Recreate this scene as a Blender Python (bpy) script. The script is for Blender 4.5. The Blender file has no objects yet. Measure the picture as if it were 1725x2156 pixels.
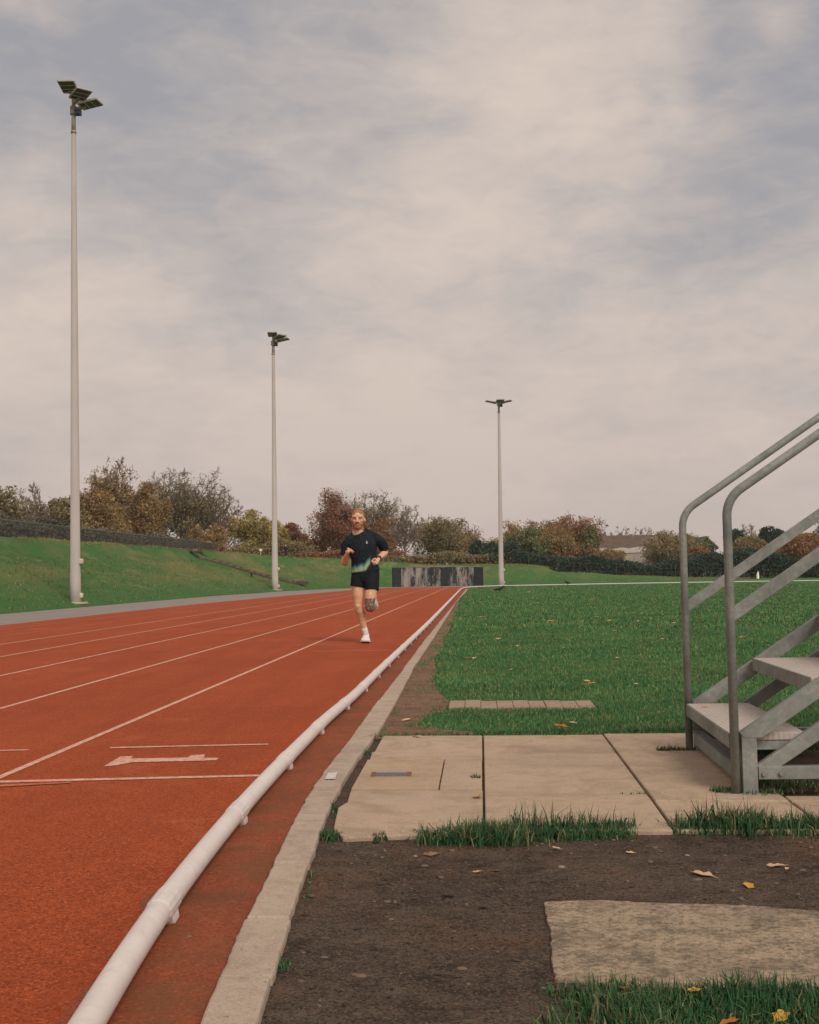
import bpy, bmesh, math, random
import numpy as np
from mathutils import Vector, Matrix
random.seed(7)
RNG = np.random.default_rng(11)
C = bpy.context.scene.collection
SC = bpy.context.scene
PI = math.pi

# ------------------------------------------------------------------ camera
# photograph measured on a 1725 x 2156 grid; world Y runs along the track, camera stands at the origin
F, CX, CY = 2516.0, 862.5, 1078.0
CAMZ = 0.95
ROLL, U, V = 0.012, 148.0, 130.8
PITCH = math.atan(V / F)
YAW = math.atan(U / math.hypot(F, V))
_r = Vector((math.cos(YAW), math.sin(YAW), 0))
_f = Vector((-math.sin(YAW) * math.cos(PITCH), math.cos(YAW) * math.cos(PITCH), math.sin(PITCH)))
_u = _r.cross(_f)
CAMX = math.cos(ROLL) * _r - math.sin(ROLL) * _u
CAMY = math.sin(ROLL) * _r + math.cos(ROLL) * _u
CAMPOS = Vector((0, 0, CAMZ))

def ray(px, py):
    return CAMX * ((px - CX) / F) - CAMY * ((py - CY) / F) + _f
def at(px, py, z=0.0):
    d = ray(px, py); t = (z - CAMZ) / d.z
    return CAMPOS + d * t
def at_y(px, py, y):
    d = ray(px, py); return CAMPOS + d * (y / d.y)

cam = bpy.data.cameras.new('camera')
camo = bpy.data.objects.new('camera', cam); C.objects.link(camo)
mw = Matrix.Identity(4)
for i in range(3):
    mw[i][0], mw[i][1], mw[i][2], mw[i][3] = CAMX[i], CAMY[i], -_f[i], CAMPOS[i]
camo.matrix_world = mw
cam.sensor_fit = 'HORIZONTAL'; cam.sensor_width = 36; cam.lens = 36 * F / 1725
cam.clip_start = 0.05; cam.clip_end = 5000
SC.camera = camo

# ------------------------------------------------------------------ object helpers
def tag(o, label=None, cat=None, group=None, kind=None):
    if label: o['label'] = label
    if cat: o['category'] = cat
    if group: o['group'] = group
    if kind: o['kind'] = kind
    return o
def link(name, me, mat=None, parent=None, smooth=False):
    o = bpy.data.objects.new(name, me); C.objects.link(o)
    if mat is not None:
        for m in (mat if isinstance(mat, (list, tuple)) else [mat]): me.materials.append(m)
    if smooth: me.polygons.foreach_set('use_smooth', [True] * len(me.polygons))
    if parent is not None: o.parent = parent
    return o
def empty(name, loc, label, cat, group=None, rz=0):
    o = bpy.data.objects.new(name, None); C.objects.link(o)
    o.location = loc; o.rotation_euler = (0, 0, rz); o.empty_display_size = 0.2
    return tag(o, label, cat, group)
def mesh_np(name, verts, faces_n, idx):
    """verts (n,3); faces all with faces_n corners; idx (m,faces_n)"""
    me = bpy.data.meshes.new(name)
    verts = np.asarray(verts, np.float32); idx = np.asarray(idx, np.int32)
    me.vertices.add(len(verts)); me.vertices.foreach_set('co', verts.ravel())
    m = len(idx)
    me.loops.add(m * faces_n); me.loops.foreach_set('vertex_index', idx.ravel())
    me.polygons.add(m)
    me.polygons.foreach_set('loop_start', np.arange(0, m * faces_n, faces_n, dtype=np.int32))
    me.update(calc_edges=True); me.validate()
    return me
def pydata(name, v, f):
    me = bpy.data.meshes.new(name); me.from_pydata([tuple(p) for p in v], [], f); me.update(); return me

class MB:
    """collects simple solids into one mesh"""
    def __init__(s): s.v = []; s.f = []
    def add(s, v, f):
        n = len(s.v); s.v += [tuple(p) for p in v]; s.f += [tuple(i + n for i in q) for q in f]
    def box(s, a, b):
        (x0, y0, z0), (x1, y1, z1) = a, b
        s.add([(x0,y0,z0),(x1,y0,z0),(x1,y1,z0),(x0,y1,z0),(x0,y0,z1),(x1,y0,z1),(x1,y1,z1),(x0,y1,z1)],
              [(3,2,1,0),(4,5,6,7),(0,1,5,4),(1,2,6,5),(2,3,7,6),(3,0,4,7)])
    def obox(s, c, ax, ay, az):
        c, ax, ay, az = map(Vector, (c, ax, ay, az)); v = []
        for k in (-1, 1):
            for (i, j) in ((-1,-1),(1,-1),(1,1),(-1,1)): v.append(c + ax*i + ay*j + az*k)
        s.add(v, [(3,2,1,0),(4,5,6,7),(0,1,5,4),(1,2,6,5),(2,3,7,6),(3,0,4,7)])
    def bar(s, p, q, w, h, up=(0,0,1)):
        p, q = Vector(p), Vector(q); d = (q - p); L = d.length; d.normalize()
        side = d.cross(Vector(up)); side.normalize(); u = side.cross(d)
        s.obox((p + q) / 2, d * (L/2), side * (w/2), u * (h/2))
    def prism(s, pts, z0, z1):
        n = len(pts)
        s.add([(p[0], p[1], z0) for p in pts] + [(p[0], p[1], z1) for p in pts],
              [tuple(range(n))[::-1], tuple(range(n, 2*n))] + [(i, (i+1) % n, n + (i+1) % n, n + i) for i in range(n)])
    def tube(s, pts, rad, n=10, caps=True, squash=None, up0=None):
        pts = [Vector(p) for p in pts]; m = len(pts)
        if not hasattr(rad, '__len__'): rad = [rad] * m
        rad = [(r, r) if not hasattr(r, '__len__') else r for r in rad]
        tn = []
        for i in range(m):
            d = pts[min(i+1, m-1)] - pts[max(i-1, 0)]; tn.append(d.normalized())
        ref = Vector(up0) if up0 else (Vector((0, 1, 0)) if abs(tn[0].y) < .9 else Vector((1, 0, 0)))
        v = []; f = []
        for i in range(m):
            a = ref.cross(tn[i]); a.normalize(); b = tn[i].cross(a)
            ref = b
            for k in range(n):
                t = 2 * PI * k / n
                v.append(pts[i] + a * (rad[i][0] * math.cos(t)) + b * (rad[i][1] * math.sin(t)))
        for i in range(m - 1):
            for k in range(n):
                k2 = (k + 1) % n
                f.append((i*n + k, i*n + k2, (i+1)*n + k2, (i+1)*n + k))
        if caps:
            f.append(tuple(range(n))[::-1]); f.append(tuple(range((m-1)*n, m*n)))
        s.add(v, f)
    def ball(s, c, r, nu=16, nv=10):
        r = r if hasattr(r, '__len__') else (r, r, r)
        v = [(c[0], c[1], c[2] - r[2])]; f = []
        for j in range(1, nv):
            th = -PI/2 + PI * j / nv
            for i in range(nu):
                ph = 2 * PI * i / nu
                v.append((c[0] + r[0]*math.cos(th)*math.cos(ph), c[1] + r[1]*math.cos(th)*math.sin(ph), c[2] + r[2]*math.sin(th)))
        v.append((c[0], c[1], c[2] + r[2])); top = len(v) - 1
        for i in range(nu): f.append((0, 1 + (i+1) % nu, 1 + i))
        for j in range(nv - 2):
            for i in range(nu):
                a = 1 + j*nu; b = a + nu; i2 = (i+1) % nu
                f.append((a+i, a+i2, b+i2, b+i))
        b = 1 + (nv-2)*nu
        for i in range(nu): f.append((b+i, b+(i+1) % nu, top))
        s.add(v, f)
    def build(s, name, mat, parent=None, smooth=False, bevel=0):
        o = link(name, pydata(name, s.v, s.f), mat, parent, smooth)
        if bevel:
            m = o.modifiers.new('edge', 'BEVEL'); m.width = bevel; m.segments = 2; m.limit_method = 'ANGLE'
        return o

# ------------------------------------------------------------------ materials
class NB:
    def __init__(s, name):
        s.m = bpy.data.materials.new(name); s.m.use_nodes = True; s.t = s.m.node_tree
        s.b = s.t.nodes['Principled BSDF']; s.pos = None
    def n(s, typ, **kw):
        nd = s.t.nodes.new(typ)
        for k, v in kw.items(): setattr(nd, k, v)
        return nd
    def l(s, a, b): s.t.links.new(a, b)
    def P(s):
        if s.pos is None: s.pos = s.n('ShaderNodeNewGeometry').outputs['Position']
        return s.pos
    def map(s, scale=(1,1,1), loc=(0,0,0), rot=(0,0,0), src=None):
        m = s.n('ShaderNodeMapping'); m.inputs['Scale'].default_value = scale
        m.inputs['Location'].default_value = loc; m.inputs['Rotation'].default_value = rot
        s.l(src or s.P(), m.inputs['Vector']); return m.outputs[0]
    def noise(s, scale, detail=4, rough=.55, vec=None, dist=0):
        nd = s.n('ShaderNodeTexNoise'); nd.inputs['Scale'].default_value = scale
        nd.inputs['Detail'].default_value = detail; nd.inputs['Roughness'].default_value = rough
        nd.inputs['Distortion'].default_value = dist
        s.l(vec or s.P(), nd.inputs['Vector']); return nd.outputs['Fac']
    def voro(s, scale, vec=None, out='Distance'):
        nd = s.n('ShaderNodeTexVoronoi'); nd.inputs['Scale'].default_value = scale
        s.l(vec or s.P(), nd.inputs['Vector']); return nd.outputs[out]
    def rng(s, x, a, b, c=0, d=1):
        nd = s.n('ShaderNodeMapRange'); nd.clamp = True
        for k, v in zip(('From Min','From Max','To Min','To Max'), (a, b, c, d)): nd.inputs[k].default_value = v
        s.l(x, nd.inputs['Value']); return nd.outputs['Result']
    def math(s, op, a, b=None):
        nd = s.n('ShaderNodeMath', operation=op)
        for i, x in enumerate((a, b)):
            if x is None: continue
            if isinstance(x, (int, float)): nd.inputs[i].default_value = x
            else: s.l(x, nd.inputs[i])
        return nd.outputs[0]
    def mix(s, fac, a, b, mode='MIX'):
        nd = s.n('ShaderNodeMix', data_type='RGBA', blend_type=mode)
        for i, x in ((0, fac), (6, a), (7, b)):
            if isinstance(x, (int, float)): nd.inputs[i].default_value = x
            elif isinstance(x, (tuple, list)): nd.inputs[i].default_value = (*x[:3], 1)
            else: s.l(x, nd.inputs[i])
        return nd.outputs[2]
    def bump(s, h, strength=.5, dist=.01):
        nd = s.n('ShaderNodeBump'); nd.inputs['Strength'].default_value = strength; nd.inputs['Distance'].default_value = dist
        s.l(h, nd.inputs['Height']); s.l(nd.outputs[0], s.b.inputs['Normal'])
    def col(s, c):
        if isinstance(c, (tuple, list)): s.b.inputs['Base Color'].default_value = (*c[:3], 1)
        else: s.l(c, s.b.inputs['Base Color'])
    def fin(s, rough=.8, metal=0, spec=.3):
        s.b.inputs['Roughness'].default_value = rough; s.b.inputs['Metallic'].default_value = metal
        s.b.inputs['Specular IOR Level'].default_value = spec
        return s.m
    def translucent(s, col, f):
        tr = s.n('ShaderNodeBsdfTranslucent'); s.l(col, tr.inputs['Color']); mx = s.n('ShaderNodeMixShader'); mx.inputs[0].default_value = f
        o = s.t.nodes['Material Output']; s.l(s.b.outputs[0], mx.inputs[1]); s.l(tr.outputs[0], mx.inputs[2]); s.l(mx.outputs[0], o.inputs['Surface'])
    def island(s): return s.n('ShaderNodeNewGeometry').outputs['Random Per Island']

def simple(name, c, rough=.7, metal=0, var=.25, scale=6, spec=.3, bump=0):
    b = NB(name); k = b.noise(scale, 5)
    lo = tuple(x * (1 - var) for x in c); hi = tuple(min(1, x * (1 + var)) for x in c)
    b.col(b.mix(b.rng(k, .3, .7), lo, hi))
    if bump: b.bump(k, .4, bump)
    return b.fin(rough, metal, spec)

def m_track(name, base, dark, grit, moss=0):
    b = NB(name)
    g = b.voro(150, out='Color'); sp = b.n('ShaderNodeSeparateColor'); b.l(g, sp.inputs[0])
    fine = b.noise(420, 3, .7)
    big = b.noise(.55, 5, .6); mid = b.noise(3.2, 5, .6)
    c = b.mix(b.rng(big, .3, .72), dark, base)
    c = b.mix(b.math('MULTIPLY', b.rng(mid, .48, .75), .35), c, tuple(x*1.25 for x in base))
    c = b.mix(b.math('MULTIPLY', b.rng(sp.outputs[0], .5, .95), grit), c, tuple(x*.45 for x in dark))
    c = b.mix(b.math('MULTIPLY', b.rng(sp.outputs[1], .78, 1), grit*.8), c, tuple(min(1, x*1.5+.03) for x in base))
    st = b.noise(1.0, 7, .7, vec=b.map((2.6, .12, 1)))
    c = b.mix(b.math('MULTIPLY', b.rng(st, .45, .68), .38), c, tuple(x*.72 for x in dark))
    c = b.mix(b.math('MULTIPLY', b.rng(b.noise(1.3, 8, .75, vec=b.map(loc=(4, 4, 0)), dist=.8), .56, .68), .3), c, (.50, .165, .085))
    c = b.mix(b.math('MULTIPLY', b.rng(b.noise(7, 8, .8, vec=b.map((1, .5, 1)), dist=.5), .60, .70), .35), c, tuple(x*.5 for x in dark))
    if moss:
        mm = b.math('MULTIPLY', b.rng(b.noise(5, 6, .65), .42, .62), moss)
        c = b.mix(mm, c, (.15, .075, .032))
        c = b.mix(b.math('MULTIPLY', b.rng(b.noise(1.6, 6, .7), .5, .62), moss*.6), c, (.10, .045, .025))
    b.col(c)
    b.bump(b.math('ADD', fine, b.math('MULTIPLY', sp.outputs[0], .6)), .55, .004)
    return b.fin(.9, 0, .15)
TRACK = m_track('track_rubber', (.40, .079, .022), (.315, .059, .0175), .75)
MARGIN = m_track('track_margin_rubber', (.34, .082, .034), (.27, .070, .032), .6, .55)

def m_concrete(name, base, stain, sc=1.0, dirt=.5, bumpd=.004, moss=False):
    b = NB(name)
    big = b.noise(1.3*sc, 6, .62); mid = b.noise(9*sc, 6, .65); fine = b.noise(140, 3, .7); sp = b.voro(85)
    c = b.mix(b.rng(big, .35, .7), base, tuple(x*.8 for x in base))
    c = b.mix(b.math('MULTIPLY', b.rng(mid, .5, .68), dirt), c, stain)
    c = b.mix(b.math('MULTIPLY', b.rng(fine, .5, .8), .35), c, tuple(x*.5 for x in base))
    c = b.mix(b.rng(b.noise(33*sc, 4, .6), .66, .74), c, tuple(x*.45 for x in stain))
    c = b.mix(b.math('MULTIPLY', b.rng(b.noise(3.1*sc, 7, .7, dist=.5), .53, .62), .4), c, tuple(x*.8 for x in stain))
    gsp = b.voro(230, out='Color'); gs = b.n('ShaderNodeSeparateColor'); b.l(gsp, gs.inputs[0])
    c = b.mix(b.math('MULTIPLY', b.rng(gs.outputs[0], .75, 1), .4), c, tuple(x*.5 for x in stain))
    c = b.mix(b.math('MULTIPLY', b.rng(gs.outputs[1], .8, 1), .35), c, tuple(min(1, x*1.35) for x in base))
    if moss:
        dk = (.085, .068, .048)
        c = b.mix(b.math('MULTIPLY', b.rng(b.noise(14, 9, .82), .48, .57), .62), c, dk)
        c = b.mix(b.math('MULTIPLY', b.rng(b.noise(55, 7, .8), .50, .58), .70), c, dk)
        c = b.mix(b.math('MULTIPLY', b.rng(b.noise(3.0, 7, .7), .50, .62), .45), c, dk)
        c = b.mix(b.math('MULTIPLY', b.rng(b.noise(120, 4, .8, vec=b.map(loc=(3, 1, 2))), .56, .64), .5), c, (.50, .42, .32))
    b.col(c)
    b.bump(b.math('ADD', fine, b.math('MULTIPLY', mid, 1.2)), .45, bumpd)
    return b.fin(.88, 0, .2)
FLAG = m_concrete('flagstone_concrete', (.46, .335, .24), (.30, .215, .15), 1, .65)
FLAGLID = m_concrete('cover_concrete', (.46, .325, .22), (.30, .205, .135))
KERBM = m_concrete('kerb_concrete', (.46, .36, .285), (.29, .225, .175), 1.5, .65)
OLDSLAB = m_concrete('old_slab_concrete', (.40, .30, .205), (.24, .18, .12), 1.2, .6, .0025, True)
def stain_more(m, amount):
    t = m.node_tree; bs = t.nodes['Principled BSDF']; src = bs.inputs['Base Color'].links[0].from_socket
    q = NB.__new__(NB); q.m = m; q.t = t; q.b = bs; q.pos = None
    f1 = q.rng(q.noise(1.9, 8, .75, vec=q.map(loc=(2, 7, 1)), dist=.9), .52, .66)
    c = q.mix(q.math('MULTIPLY', f1, amount), src, (.20, .145, .10))
    f2 = q.rng(q.noise(16, 7, .8, vec=q.map(loc=(5, 1, 1))), .60, .68)
    c = q.mix(q.math('MULTIPLY', f2, amount), c, (.15, .115, .085))
    f3 = q.rng(q.voro(24, vec=q.map(loc=(1, 1, 0))), .055, .035)
    c = q.mix(q.math('MULTIPLY', f3, q.rng(q.noise(2.7, 3), .52, .58)), c, (.56, .48, .38))
    f4 = q.rng(q.noise(.8, 5, .6, vec=q.map(loc=(9, 3, 0))), .35, .65); c = q.mix(q.math('MULTIPLY', f4, amount*.5), c, (.50, .385, .27))
    q.col(c)
stain_more(FLAG, .55); stain_more(FLAGLID, .55); stain_more(KERBM, .4)
STRIPM = m_concrete('strip_concrete', (.40, .285, .21), (.25, .175, .13), 2.5, .8, .006)

def m_asphalt():
    b = NB('path_asphalt'); k = b.noise(60, 4, .7); g = b.noise(1.2, 5)
    c = b.mix(b.rng(g, .3, .7), (.235, .195, .18), (.30, .25, .225)); c = b.mix(b.math('MULTIPLY', b.rng(k, .5, .75), .5), c, (.12, .10, .095))
    b.col(c); b.bump(k, .5, .006); return b.fin(.9, 0, .2)
ASPHALT = m_asphalt()

def m_earth(name='bare_earth', d=(.044,.032,.024), l=(.135,.100,.074), red=(.17,.082,.045)):
    b = NB(name)
    big = b.noise(1.5, 6, .65); mid = b.noise(11, 7, .7); fine = b.noise(95, 4, .75); pit = b.noise(22, 5, .6, dist=.6)
    c = b.mix(b.rng(big, .35, .68), d, l)
    c = b.mix(b.rng(b.noise(2.3, 5, .6, vec=b.map(loc=(7, 3, 1))), .5, .68), c, red)
    c = b.mix(b.math('MULTIPLY', b.rng(mid, .42, .66), .65), c, tuple(x*1.35 for x in l))
    c = b.mix(b.math('MULTIPLY', b.rng(fine, .5, .78), .75), c, tuple(x*.35 for x in d))
    gsp = b.voro(190, out='Color'); gs = b.n('ShaderNodeSeparateColor'); b.l(gsp, gs.inputs[0])
    c = b.mix(b.math('MULTIPLY', b.rng(gs.outputs[0], .6, 1), .8), c, tuple(x*.3 for x in d))
    c = b.mix(b.math('MULTIPLY', b.rng(gs.outputs[1], .72, 1), .6), c, tuple(x*1.7 for x in l))
    c = b.mix(b.math('MULTIPLY', b.rng(gs.outputs[2], .85, 1), .5), c, tuple(x*1.6 for x in red))
    c = b.mix(b.math('MULTIPLY', b.rng(b.noise(5, 8, .8, vec=b.map((.7, 1.6, 1)), dist=.6), .54, .64), .6), c, tuple(x*.55 for x in d))
    c = b.mix(b.math('MULTIPLY', b.rng(pit, .625, .68), .9), c, (.008, .0075, .007))
    c = b.mix(b.rng(b.voro(60), .09, .05), c, (.26, .19, .14))
    b.col(c)
    h = b.math('ADD', b.math('MULTIPLY', fine, .5), b.math('MULTIPLY', mid, 1.5))
    h = b.math('ADD', h, b.math('MULTIPLY', b.noise(30, 6, .75), 1.2)); b.bump(h, .9, .02); return b.fin(.92, 0, .15)
EARTH = m_earth()
EARTH_PALE = m_earth('worn_verge_earth', (.15, .085, .055), (.28, .170, .115), (.30, .140, .09))

def m_ground():
    b = NB('turf'); P = b.P()
    big = b.noise(.22, 6, .65); mid = b.noise(1.5, 7, .7); fine = b.noise(16, 5, .75); vf = b.noise(70, 3, .7)
    c = b.mix(b.rng(big, .33, .68), (.058, .150, .048), (.085, .185, .055))
    c = b.mix(b.rng(mid, .40, .66), c, (.078, .185, .056))
    c = b.mix(b.math('MULTIPLY', b.rng(fine, .45, .7), .7), c, (.028, .085, .030))
    # drier, yellower turf on the banks, in patches
    sep = b.n('ShaderNodeSeparateXYZ'); b.l(P, sep.inputs[0])
    dry = b.math('MULTIPLY', b.rng(sep.outputs[2], .25, 1.2), b.rng(sep.outputs[1], 35, 85, .6, 1))
    dn = b.rng(b.noise(.30, 7, .68, vec=b.map((1, .5, 1.6), loc=(3, 8, 0))), .42, .60)
    c = b.mix(b.math('MULTIPLY', b.math('MULTIPLY', dry, dn), .85), c, (.215, .190, .075))
    dn2 = b.rng(b.noise(.9, 6, .7, vec=b.map((1, .4, 2), loc=(1, 2, 9))), .56, .66)
    c = b.mix(b.math('MULTIPLY', b.math('MULTIPLY', dry, dn2), .6), c, (.32, .235, .125))
    b.col(c)
    b.bump(b.math('ADD', b.math('MULTIPLY', fine, 1.0), b.math('MULTIPLY', vf, .5)), .9, .06)
    return b.fin(.95, 0, .1)
TURF = m_ground()

def m_blade(name, a, c2, dry, patchy=False):
    b = NB(name); i = b.island(); k = b.noise(.8, 5, .6)
    c = b.mix(i, a, c2); c = b.mix(b.rng(k, .35, .7), c, tuple(x*.7 for x in a))
    c = b.mix(b.math('MULTIPLY', b.rng(b.noise(.55, 7, .7, vec=b.map(loc=(5, 2, 0))), .48, .66), .45), c, (a[0]*2.6, a[1]*1.35, a[2]*1.1))
    if patchy:
        yy = b.n('ShaderNodeSeparateXYZ'); b.l(b.P(), yy.inputs[0])
        far = b.rng(yy.outputs[1], 35, 85, .6, 1)
        pk = b.rng(b.noise(.30, 7, .68, vec=b.map((1, .5, 1.6), loc=(3, 8, 0))), .45, .54)
        c = b.mix(b.math('MULTIPLY', b.math('MULTIPLY', pk, far), .75), c, (.235, .205, .085))
        pk2 = b.rng(b.noise(.9, 6, .7, vec=b.map((1, .4, 2), loc=(1, 2, 9))), .55, .64)
        c = b.mix(b.math('MULTIPLY', b.math('MULTIPLY', pk2, far), .8), c, (.36, .26, .14))
    c = b.mix(b.rng(b.math('ADD', b.math('MULTIPLY', i, .8), b.math('MULTIPLY', b.noise(2.5, 4), .4)), .80, .97), c, dry)
    b.col(c); m = b.fin(.75, 0, .2)
    b.b.inputs['Subsurface Weight'].default_value = 0
    return m
BLADE = m_blade('grass_blade', (.056, .178, .068), (.105, .250, .090), (.30, .26, .10))
BLADE_DEEP = m_blade('long_grass_blade', (.028, .094, .040), (.060, .155, .054), (.25, .20, .10))
BLADE_BANK = m_blade('bank_grass_blade', (.088, .132, .046), (.160, .168, .066), (.30, .235, .11), True)

PAINT = None
def m_paint():
    b = NB('line_paint'); k = b.noise(30, 8, .85); g = b.noise(300, 3, .7)
    worn = b.rng(b.math('ADD', b.math('MULTIPLY', k, .6), b.math('MULTIPLY', g, .4)), .45, .56)
    b.col(b.mix(b.math('MULTIPLY', worn, .9), (.70, .48, .37), (.46, .13, .05)))
    b.bump(g, .4, .003); return b.fin(.85, 0, .2)
PAINT = m_paint()
def m_paint_faint():
    b = NB('faded_line_paint'); k = b.noise(40, 5, .75)
    b.col(b.mix(b.rng(k, .38, .6), (.50, .20, .10), (.44, .09, .035))); return b.fin(.88, 0, .2)
PAINT_FAINT = m_paint_faint()

def m_whiteplastic():
    b = NB('white_rail_plastic'); k = b.noise(5, 6, .65); d = b.noise(28, 6, .7)
    c = b.mix(b.rng(k, .35, .7), (.69, .62, .585), (.62, .55, .515))
    c = b.mix(b.math('MULTIPLY', b.rng(d, .50, .74), .4), c, (.44, .365, .31))
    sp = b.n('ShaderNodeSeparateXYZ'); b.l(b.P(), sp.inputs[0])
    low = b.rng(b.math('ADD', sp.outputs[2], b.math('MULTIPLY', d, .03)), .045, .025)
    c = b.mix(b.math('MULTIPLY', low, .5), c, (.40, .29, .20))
    b.col(c); b.bump(d, .15, .002); return b.fin(.5, 0, .4)
RAILW = m_whiteplastic()

def m_galv():
    b = NB('galvanised_steel'); v = b.voro(60, out='Color'); sp = b.n('ShaderNodeSeparateColor'); b.l(v, sp.inputs[0])
    k = b.noise(3.5, 7, .7); d = b.noise(20, 6, .7, vec=b.map((1, 1, .35)))
    c = b.mix(sp.outputs[0], (.235, .240, .220), (.31, .312, .285))
    c = b.mix(b.rng(k, .40, .66), c, (.150, .162, .146))
    c = b.mix(b.math('MULTIPLY', b.rng(d, .55, .72), .6), c, (.36, .315, .255))
    c = b.mix(b.math('MULTIPLY', b.rng(b.noise(70, 4, .7), .55, .75), .35), c, (.15, .15, .135))
    b.col(c)
    b.l(b.rng(k, .3, .7, .58, .78), b.b.inputs['Roughness'])
    c = b.mix(b.math('MULTIPLY', b.rng(b.noise(260, 3, .75), .5, .72), .4), c, (.10, .105, .09)); b.col(c)
    b.bump(b.noise(120, 4, .7), .18, .002)
    b.b.inputs['Metallic'].default_value = .12; b.b.inputs['Specular IOR Level'].default_value = .35
    return b.m
GALV = m_galv()
def m_tread():
    b = NB('tread_planks'); w = b.n('ShaderNodeTexWave', wave_type='BANDS', bands_direction='X')
    w.inputs['Scale'].default_value = 14; w.inputs['Distortion'].default_value = .6; w.inputs['Detail'].default_value = 3
    b.l(b.P(), w.inputs['Vector'])
    g = b.noise(18, 6, .65, vec=b.map((6, .6, 1)))
    c = b.mix(b.rng(g, .3, .7), (.52, .45, .40), (.40, .345, .305)); c = b.mix(b.math('MULTIPLY', b.rng(w.outputs['Fac'], 0, .10, 1, 0), .45), c, (.22, .17, .145))
    b.col(c); b.bump(w.outputs['Fac'], .4, .004); return b.fin(.75, 0, .25)
TREAD = m_tread()
def m_pole():
    b = NB('mast_paint'); k = b.noise(.8, 6, .65, vec=b.map((3, 3, .5))); d = b.noise(9, 5, .7)
    c = b.mix(b.rng(k, .35, .65), (.42, .37, .345), (.36, .315, .29)); c = b.mix(b.math('MULTIPLY', b.rng(d, .55, .75), .4), c, (.33, .28, .25))
    b.col(c); return b.fin(.6, 0, .3)
POLEM = m_pole()
POLETOP = simple('mast_weathered_metal', (.33, .29, .25), .7, .1, .2, 5)
LAMPBODY = simple('lamp_housing_metal', (.40, .37, .33), .5, .3, .15, 8)
LAMPGLASS = simple('lamp_dark_glass', (.048, .060, .066), .3, 0, .3, 30, .4)
LAMPFRAME = simple('lamp_pale_trim', (.75, .70, .65), .5, 0, .1, 8)
GEARBOX = simple('control_gear_blue', (.03, .05, .085), .5, 0, .2, 6)
BARK = simple('bark', (.12, .095, .075), .9, 0, .35, 5, .1)
BARK_PALE = simple('pale_bark', (.24, .19, .155), .9, 0, .3, 5, .1)
def leafmat(name, a, c2, d, sc=.35):
    b = NB(name); k = b.noise(sc, 4, .6); i = b.island()
    c = b.mix(b.rng(k, .38, .62), a, c2); c = b.mix(b.rng(i, .45, 1), c, d)
    b.col(c); m = b.fin(.8, 0, .12); b.translucent(c, .22); return m
L_OLIVE = leafmat('olive_brown_leaves', (000.267, 000.217, 000.107), (000.355, 000.255, 000.129), (000.195, 000.178, 000.094))
L_GOLD = leafmat('golden_brown_leaves', (.36, .225, .105), (.25, .18, .10), (.40, .255, .10))
L_RUST = leafmat('rust_leaves', (.33, .165, .085), (.36, .20, .09), (.22, .14, .085))
L_RED = leafmat('dark_red_leaves', (000.300, 000.129, 000.085), (000.222, 000.133, 000.088), (000.355, 000.156, 000.088))
L_YEL = leafmat('yellow_green_leaves', (000.411, 000.322, 000.111), (000.267, 000.250, 000.100), (000.555, 000.389, 000.122))
L_GREEN = leafmat('dull_green_leaves', (000.156, 000.195, 000.088), (000.250, 000.244, 000.111), (000.116, 000.151, 000.079))
L_DARK = leafmat('dark_evergreen_leaves', (00.044, 00.081, 00.063), (00.072, 00.111, 00.076), (00.032, 00.057, 00.048))
L_GREY = leafmat('grey_brown_twigs', (000.277, 000.233, 000.189), (000.222, 000.189, 000.151), (000.333, 000.255, 000.189))
L_PINK = leafmat('pale_pinkish_twigs', (0.312, 0.234, 0.189), (0.260, 0.195, 0.156), (0.338, 0.247, 0.182))

# ------------------------------------------------------------------ terrain
TOE = np.array([(-13.1,-60),(-13.1,45),(-12.9,55),(-12.2,70),(-10.6,80),(-7.6,89.2),(-3,92.8),(.2,95.6),(2.5,95.2),(7,94.2),(12,96.8),(18,99.5),(30,103.5),(60,110),(200,140)], float)
HGT = np.array([2.75,2.75,2.75,2.75,2.6,2.3,1.95,1.62,1.5,1.15,.78,.42,.12,.0,0])
WID = np.array([7.2,7.2,7.2,7.2,7.2,7.0,6.5,5.5,5,5,5,5,6,6,6])
def terrain(x, y):
    x = np.asarray(x, float); y = np.asarray(y, float)
    best = np.full(x.shape, 1e9); sgn = np.zeros(x.shape); H = np.zeros(x.shape); W = np.ones(x.shape)
    for i in range(len(TOE) - 1):
        a, b = TOE[i], TOE[i+1]; d = b - a; L2 = d @ d
        t = np.clip(((x - a[0]) * d[0] + (y - a[1]) * d[1]) / L2, 0, 1)
        qx, qy = a[0] + t*d[0], a[1] + t*d[1]
        ds = np.hypot(x - qx, y - qy); s = d[0]*(y - a[1]) - d[1]*(x - a[0])
        m = ds < best
        best = np.where(m, ds, best); sgn = np.where(m, s, sgn)
        H = np.where(m, HGT[i] + t*(HGT[i+1]-HGT[i]), H); W = np.where(m, WID[i] + t*(WID[i+1]-WID[i]), W)
    d = np.where(sgn > 0, best, 0)
    t = np.clip(d / W, 0, 1)
    prof = t * (1 - .0*t); prof = np.where(t < .12, t*t/.24, np.where(t > .85, 1 - .06 - ((1-t)**2)/.3 + .06 - .0, t - .06))
    prof = np.clip(prof, 0, 1)
    rise = np.clip(d - W, 0, 60) * .016 * np.clip(H / 2.5, 0, 1)
    bumps = .05*np.sin(x*.9+y*.31)*np.sin(y*.47-x*.2)*np.clip(t*3,0,1)
    return H * prof + rise + bumps
def tz(x, y): return float(terrain(np.array([x]), np.array([y]))[0])
def hit(px, py, y0=20, y1=400):
    d = ray(px, py); ys = np.arange(y0, y1, .25); t = ys / d.y
    X, Z = d.x * t, CAMZ + d.z * t
    T = terrain(X, ys); k = np.argmax(Z < T)
    if not (Z < T).any(): k = int(np.argmax(np.where(ys > 90, T - Z, -9)))
    return Vector((X[k], ys[k], T[k]))

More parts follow.
